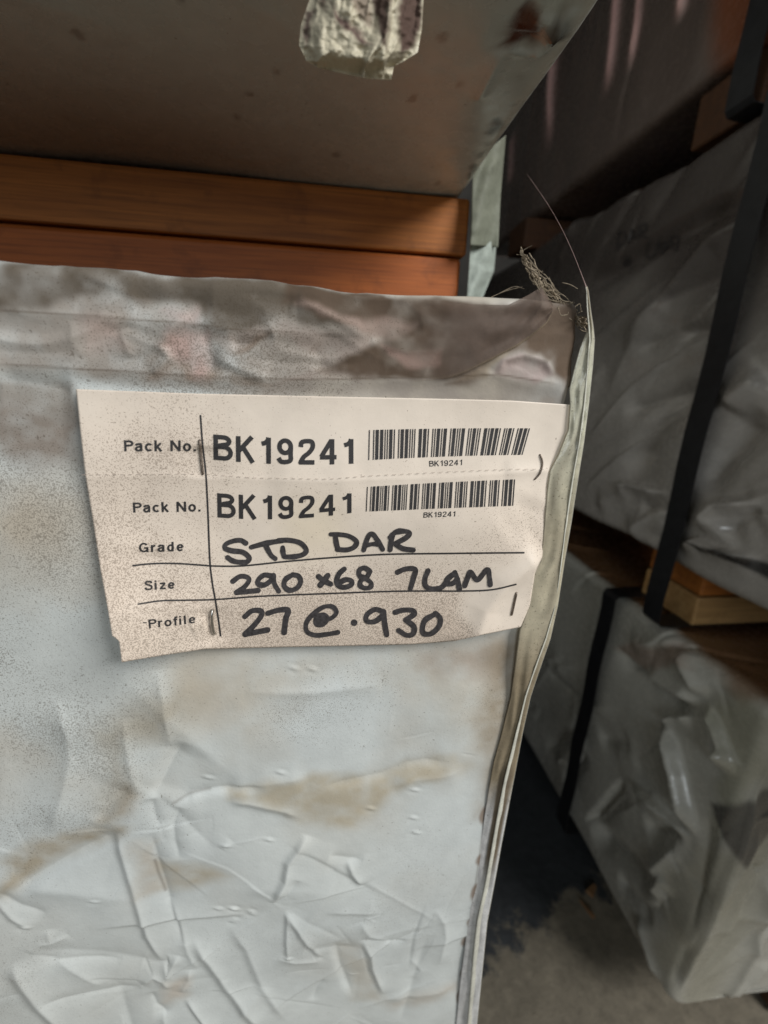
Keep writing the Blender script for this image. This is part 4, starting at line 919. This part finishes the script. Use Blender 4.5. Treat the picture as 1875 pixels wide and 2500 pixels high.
def low_h(a, b, ca, cb, da, db):
    h = .006*fbm(a, b, .16, 701, 2)
    for pts, A_, w, pf_ in low_creases: crease(h, a, b, side(pts), A_*.001*1.9, w*.0011, pf_, .5)
    random_creases(h, a, b, 34, 731, .25, .95, LZ0, LZ1, 2.3, .35, .0065, .22)
    random_creases(h, a, b, 12, 737, .25, .95, LZ0, LZ1, .7, .4, .004, .12)
    # end face: long pulled folds running down to the corner
    for k, (s_, A_) in enumerate(((.02, .006), (.045, -.005), (.075, .006), (.11, -.004), (.15, .005))):
        crease(h, a, b, [(LY0-.012, LZ0+.02), (LY0-s_*.7-.015, LZ0+.14), (LY0-s_-.03, LZ0+.30), (LY0-s_*1.2-.05, LZ1)], A_, .010, 'ridge', .3)
    for pts, A_, w in (([(1872, 2150), (1872, 2188), (1856, 2261), (1835, 2320), (1806, 2379), (1765, 2443)], 9, 6), ([(1880, 2350), (1830, 2400), (1770, 2446)], 6, 8), ([(1670, 2350), (1730, 2230), (1800, 2110), (1850, 2000)], 8, 8), ([(1640, 2440), (1700, 2280), (1744, 2026)], -7, 10), ([(1868, 2142), (1850, 2130), (1830, 2105)], -6, 5)):
        crease(h, a, b, front(pts), A_*.001, w*.001, 'ridge', .3)
    crease(h, a, b, [(LY0-.006, LZ0+.01), (LY0-.004, LZ0+.2), (LY0-.01, LZ1)], .006, .008, 'step', .3)
    return h
def low_c(a, b, ca, cb, da, db):
    col = np.tile(S(172, 171, 163), (len(a), 1)); n = np.clip(.25+.5*fbm(a, b, .12, 741, 3), 0, 1)*.15; col = col*(1-n[:, None])+S(112, 106, 98)*n[:, None]
    w1, w2 = .012*fbm(a, b, .05, 751), .012*fbm(a, b, .05, 752)
    for pts, c, op, bl in ((zR([(1130, 60), (1700, 60), (1700, 480), (1500, 470), (1420, 400), (1340, 300), (1200, 160)]), S(120, 92, 66), .85, .012),
                           (zR([(1330, 470), (1500, 430), (1700, 560), (1700, 1000), (1480, 1120), (1280, 1230), (1350, 1050), (1450, 850), (1400, 640)]), S(140, 138, 118), .6, .014),
                           (zR([(780, 170), (900, 160), (1180, 170), (1250, 300), (1100, 300), (960, 300), (880, 270)]), S(136, 112, 98), .6, .008),
                           ([(1640, 2440), (1600, 2330), (1640, 2150), (1700, 2060), (1790, 2080), (1760, 2250)], S(146, 142, 124), .5, .014)):
        m_ = polymask(a+w1, b+w2, side(pts), bl)[:, None]*op; col = col*(1-m_)+c*m_
    f = smooth(.002, .03, da)*smooth(.10, .05, da)*(a < LY0)*.7; col = col*(1-f[:, None])+S(150, 147, 132)*f[:, None]
    g_ = polymask(a+w1*.3, b+w2*.3, front([(1744, 2026), (1823, 1968), (1875, 1940), (1920, 1930), (1900, 1991), (1806, 2100), (1794, 2094)]), .004)[:, None]*.85; col = col*(1-g_)+S(70, 68, 66)*g_
    t_ = (smooth(.006, .02, db)*(b > LZ1))[:, None]; col = col*(1-t_)+S(112, 84, 60)*t_
    return col, np.clip(.2+.3*fbm(a, b, .1, 761), 0, .8)
Al = np.concatenate([np.linspace(LY0-.55, LY0-.26, 12), np.arange(LY0-.25, .86, .0022), np.linspace(.865, 1.25, 60), np.linspace(1.27, 1.7, 8)])
Bl = np.concatenate([np.linspace(LZ0-.5, LZ0-.03, 8), np.arange(LZ0-.02, LZ1+.02, .0022), np.linspace(LZ1+.023, LZ1+.14, 30), np.linspace(LZ1+.16, LZ1+.55, 10)])
rl = empty('timber_pack', (XR+.25, .75, LZ0)); tag(rl, 'crumpled white wrapped timber pack low on the right, nearest the floor', 'timber pack', 'wrapped timber packs')
child(sheet('wrap', None, M_wrapfar, (0, 1, 0), (0, 0, 1), (-1, 0, 0), (XR, 0, 0), Al, Bl, LY0, 1.26, LZ0, LZ1, .014, low_h, low_c), rl)

UZ0, UZ1, UY0 = -.208, .285, -.03
up_creases = [
 (z4([(860, 600), (950, 480), (1050, 330), (1150, 220), (1260, 120), (1390, 0)]), -12, 18, 'soft'), (z4([(850, 240), (1000, 190), (1240, 100)]), -7, 10, 'ridge'), (z4([(815, 640), (950, 660), (1100, 705)]), 10, 10, 'step'),
 (z4([(940, 770), (1040, 790), (1130, 830)]), -6, 8, 'ridge'), (z4([(870, 930), (960, 860), (1080, 770)]), 7, 12, 'ridge'), (z4([(1000, 990), (1060, 880), (1110, 800)]), -5, 8, 'ridge'), (z4([(700, 760), (850, 690), (900, 640)]), 4, 12, 'ridge'),
 (z4([(1280, 700), (1400, 500), (1550, 330), (1659, 250)]), -9, 16, 'soft'), (z4([(1300, 900), (1430, 760), (1659, 760)]), 9, 14, 'step'), (z4([(1430, 930), (1520, 850), (1659, 790)]), -8, 10, 'ridge'),
 (z4([(1180, 1010), (1300, 960), (1420, 1010), (1659, 1070)]), 9, 8, 'step'), (z4([(1440, 230), (1560, 120), (1659, 40)]), 7, 12, 'ridge'),
 (zQ([(900, 1960), (1150, 1850), (1440, 1850)]), -6, 10, 'ridge'), (zQ([(600, 1650), (900, 1450), (1250, 1250), (1659, 1060)]), -8, 14, 'soft'), (zQ([(850, 1950), (1100, 1640), (1350, 1350), (1659, 1150)]), 8, 14, 'ridge'), (zQ([(1000, 1720), (1250, 1600), (1550, 1480)]), -5, 12, 'ridge'),
]
def upr_h(a, b, ca, cb, da, db):
    h = .006*fbm(a, b, .18, 801, 2)
    for pts, A_, w, pf_ in up_creases: crease(h, a, b, side(pts), A_*.001*1.9, w*.0011, pf_, .5)
    random_creases(h, a, b, 60, 831, .25, .95, UZ0, UZ1, 2.45, .25, .0075, .30)
    return h
def upr_c(a, b, ca, cb, da, db):
    col = np.tile(S(160, 156, 151), (len(a), 1)); n = np.clip(.2+.5*fbm(a, b, .12, 841, 3), 0, 1)*.15; col = col*(1-n[:, None])+S(118, 104, 98)*n[:, None]
    w1 = .02*fbm(a, b, .08, 851)
    m_ = smooth(-.05, .19, b+w1-.10*(a-.45))[:, None]*.9; col = col*(1-m_)+S(50, 41, 38)*m_  # shade under the tier above, painted as a dark gradient
    t_ = (smooth(.006, .02, db))[:, None]; col = col*(1-t_)+S(88, 66, 52)*t_
    m_ = polymask(a, b+w1*.15, side([(1706, 1318), (1745, 1335), (1790, 1338), (1900, 1375), (1900, 1420), (1820, 1372), (1760, 1350), (1725, 1342)]), .0025)[:, None]*.95; col = col*(1-m_)+S(34, 32, 32)*m_      # the slit's shadow, painted dark into the wrap
    return col, np.clip(.15+.3*fbm(a, b, .1, 861), 0, .8)
Aq = np.concatenate([np.linspace(UY0-.5, UY0-.03, 12), np.arange(UY0-.02, .95, .0026), np.linspace(.955, 1.3, 50), np.linspace(1.32, 1.7, 8)])
Bq = np.concatenate([np.linspace(UZ0-.5, UZ0-.03, 8), np.arange(UZ0-.02, UZ1+.02, .0026), np.linspace(UZ1+.025, UZ1+.5, 30)])
ru = empty('timber_pack', (XR+.25, .75, UZ0)); tag(ru, 'wrapped timber pack on the right behind the long black strap, middle of its stack', 'timber pack', 'wrapped timber packs')
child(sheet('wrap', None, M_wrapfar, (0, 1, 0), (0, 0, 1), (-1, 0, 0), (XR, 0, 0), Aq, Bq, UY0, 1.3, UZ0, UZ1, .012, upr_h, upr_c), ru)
# faded marker writing on that pack
def on_side(P, lift=0.0):
    P = np.asarray(P, float); X = np.full(len(P), XR)
    for _ in range(4):
        q = atX(P[:, 0], P[:, 1], X); X = XR-upr_h(q[:, 1], q[:, 2], q[:, 1], q[:, 2], None, None)-.0012
    return atX(P[:, 0], P[:, 1], X)
zD = lambda P: [(1450+.18083*x, 480+.18086*y) for x, y in P]
fm = [([(345, 480), (325, 590), (310, 720)], 5), ([(340, 470), (410, 490), (420, 580), (330, 690)], 5), ([(470, 620), (510, 450), (560, 560)], 5), ([(480, 560), (555, 540)], 4), ([(600, 560), (620, 400)], 5), ([(610, 400), (700, 370), (690, 450), (620, 480), (700, 560)], 5),
      ([(735, 620), (715, 740), (720, 820), (800, 790)], 5), ([(820, 780), (880, 620), (900, 760)], 5), ([(930, 760), (950, 600), (990, 700), (1040, 540), (1060, 690)], 5), ([(1080, 530), (1140, 560), (1110, 720)], 5), ([(470, 820), (420, 870), (410, 930), (470, 930), (490, 870), (430, 880)], 5)]
o = child(ribbons('handwriting', [(zD(p), w) for p, w in fm], M_farink, lift=0, mapper=on_side), ru)

TZ0 = .350
def top_h(a, b, ca, cb, da, db):
    h = .005*fbm(a, b, .16, 901, 2)+.002*ridged(a, b*.3, .07, 911)
    for pts, A_, w in top_streaks: crease(h, a, b, side(pts), A_*.001, w*.001, 'ridge', .5)
    random_creases(h, a, b, 30, 931, .3, 1.1, TZ0, TZ0+.3, 1.6, .25, .003, .2)
    return h
top_streaks = [([(1375, -160), (1362, 60), (1350, 200), (1338, 385)], 9, 16), ([(1520, -150), (1500, 60), (1480, 240)], 8, 10), ([(1575, -150), (1555, 60), (1535, 180)], 7, 9), ([(1680, -150), (1668, -20), (1660, 55)], 7, 8), ([(1255, 320), (1250, 400), (1248, 460)], 6, 16)]
def top_c(a, b, ca, cb, da, db):
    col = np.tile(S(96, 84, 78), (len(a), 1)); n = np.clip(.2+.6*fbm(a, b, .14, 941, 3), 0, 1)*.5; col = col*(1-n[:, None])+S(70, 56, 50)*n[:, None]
    for pts, A_, w in top_streaks:
        t = np.zeros_like(a); crease(t, a, b, side(pts), .95, w*.001, 'soft', .5); t = np.clip(t, 0, 1)[:, None]; col = col*(1-t)+S(222, 180, 176)*t
    m_ = polymask(a, b, side([(1760, -100), (1990, -100), (1990, 200), (1760, 200), (1740, 120)]), .02)[:, None]*.8; col = col*(1-m_)+S(120, 66, 36)*m_
    return col, np.full(len(a), .2)
At = np.concatenate([np.linspace(-.1, .28, 12), np.arange(.30, 1.1, .004), np.linspace(1.11, 1.3, 20), np.linspace(1.32, 1.7, 6)])
Bt = np.concatenate([np.linspace(TZ0-.5, TZ0-.03, 8), np.arange(TZ0-.02, TZ0+.30, .004), np.linspace(TZ0+.31, TZ0+.9, 20)])
rt_ = empty('timber_pack', (XR+.25, .75, TZ0)); tag(rt_, 'dark wrapped timber pack with pinkish hanging film folds, topmost on the right', 'timber pack', 'wrapped timber packs')
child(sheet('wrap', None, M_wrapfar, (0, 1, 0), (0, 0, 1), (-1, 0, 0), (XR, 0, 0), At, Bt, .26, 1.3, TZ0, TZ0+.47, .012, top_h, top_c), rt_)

# straps: a flat band round the pack, seen on its left face
def strap(parent, y, z0, z1_, w, x0, depth=.5, tilt=0.0):
    prof = [(x0+depth, z1_), (x0+.02, z1_), (x0+.004, z1_-.001), (x0, z1_-.006)]+[(x0+.0015*math.sin(i*1.3), z1_+(z0-z1_)*i/14) for i in range(1, 14)]+[(x0, z0+.006), (x0+.004, z0+.001), (x0+.02, z0), (x0+depth, z0)]
    V = []; t = .0012
    for i, (x, z) in enumerate(prof):
        p = np.array(prof[max(0, i-1)]); q = np.array(prof[min(len(prof)-1, i+1)]); d = q-p; d /= np.linalg.norm(d); nn = np.array([d[1], -d[0]])*t*.5
        yy = y+tilt*(z-z1_)
        for s_, sn in ((-1, 1), (1, 1), (1, -1), (-1, -1)): V.append((x+nn[0]*sn, yy+s_*w/2, z+nn[1]*sn))
    Fc = [[4*i+k, 4*i+(k+1) % 4, 4*i+4+(k+1) % 4, 4*i+4+k] for i in range(len(prof)-1) for k in range(4)]+[[0, 1, 2, 3], [4*len(prof)-1, 4*len(prof)-2, 4*len(prof)-3, 4*len(prof)-4]]
    child(mesh_obj('strap', np.array(V), Fc, M_strap, smooth_=False), parent)
strap(ru, .449, UZ0-.082, UZ1+.004, .030, XR-.017)
strap(rl, .532, LZ0-.004, LZ1+.006, .030, XR-.017)
strap(rt_, .505, TZ0-.062, TZ0+.475, .032, XR-.010)

def bearer(lo, hi, mat, label):
    tag(rbox('timber_bearer', lo, hi, mat, bev=.003, wob=.0004), label, 'bearer', 'timber bearers')
bearer((XR+.035, .437, LZ1+.0485), (XR+.60, .53, UZ0-.003), M_bearer, 'orange timber bearer under the strapped pack on the right, upper board')
bearer((XR+.032, .435, LZ1+.006), (XR+.60, .53, LZ1+.0465), M_bearer_pale, 'pale timber bearer on top of the lowest right pack, lower board')
bearer((XR+.01, .50, UZ1+.004), (XR+.60, .59, TZ0-.004), M_bearer_dark, 'orange timber bearer just below the topmost right pack, nearer one')
bearer((XR-.02, 1.0, UZ1+.004), (XR+.60, 1.09, TZ0-.004), M_bearer_dark, 'dark red timber bearer far back below the topmost right pack')
bearer((XR-.0, 1.02, LZ1+.004), (XR+.60, 1.11, UZ0-.004), M_bearer, 'timber bearer far back on top of the lowest right pack')
for x0, y9, q in ((.20, 1.2, 'long, nearer the gap'), (.40, 1.2, 'long, away from the gap')):
    bearer((XR+x0, .302, ZF+.004), (XR+x0+.055, y9, LZ0-.004), M_bearer_dark, 'dark timber block under the lowest right pack, '+q)
for y0 in (.30, .85):
    bearer((-.60, y0, ZF+.004), (.03, y0+.09, ZF+.10), M_bearer, 'timber bearer on the floor under the left stack, '+('near' if y0 < .5 else 'far')+' one')
# the left stack goes on down to the floor below the labelled pack
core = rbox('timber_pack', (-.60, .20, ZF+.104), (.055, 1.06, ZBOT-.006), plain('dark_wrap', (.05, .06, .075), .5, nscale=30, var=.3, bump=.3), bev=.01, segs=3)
tag(core, 'dark wrapped timber pack in shade below the labelled pack, left of the floor', 'timber pack', 'wrapped timber packs')

# chips of wood on the floor
for (px_, py_), (L, wd), an, lab in (((1432, 2218), (.030, .006), 1.9, 'pale splinter of wood lying on the floor dust'), ((1446, 2172), (.024, .014), .6, 'small orange wood chip on the floor behind the splinter')):
    q = atZ(np.array([px_]), np.array([py_]), np.array([ZF+.006]))[0]; bm = bmesh.new(); bmesh.ops.create_cube(bm, size=1)
    for v in bm.verts:
        f = 1 if v.co.x < 0 else .45
        v.co = Vector((v.co.x*L, v.co.y*wd*f, v.co.z*.006*f))
    bmesh.ops.bevel(bm, geom=bm.edges[:], offset=.0008, segments=2, affect='EDGES')
    me = bpy.data.meshes.new('wood_chip'); bm.to_mesh(me); bm.free(); me.materials.append(M_chip)
    o = bpy.data.objects.new('wood_chip', me); scene.collection.objects.link(o); o.location = q; o.rotation_euler = (0, .06, an); tag(o, lab, 'wood chip', 'chips on the floor')
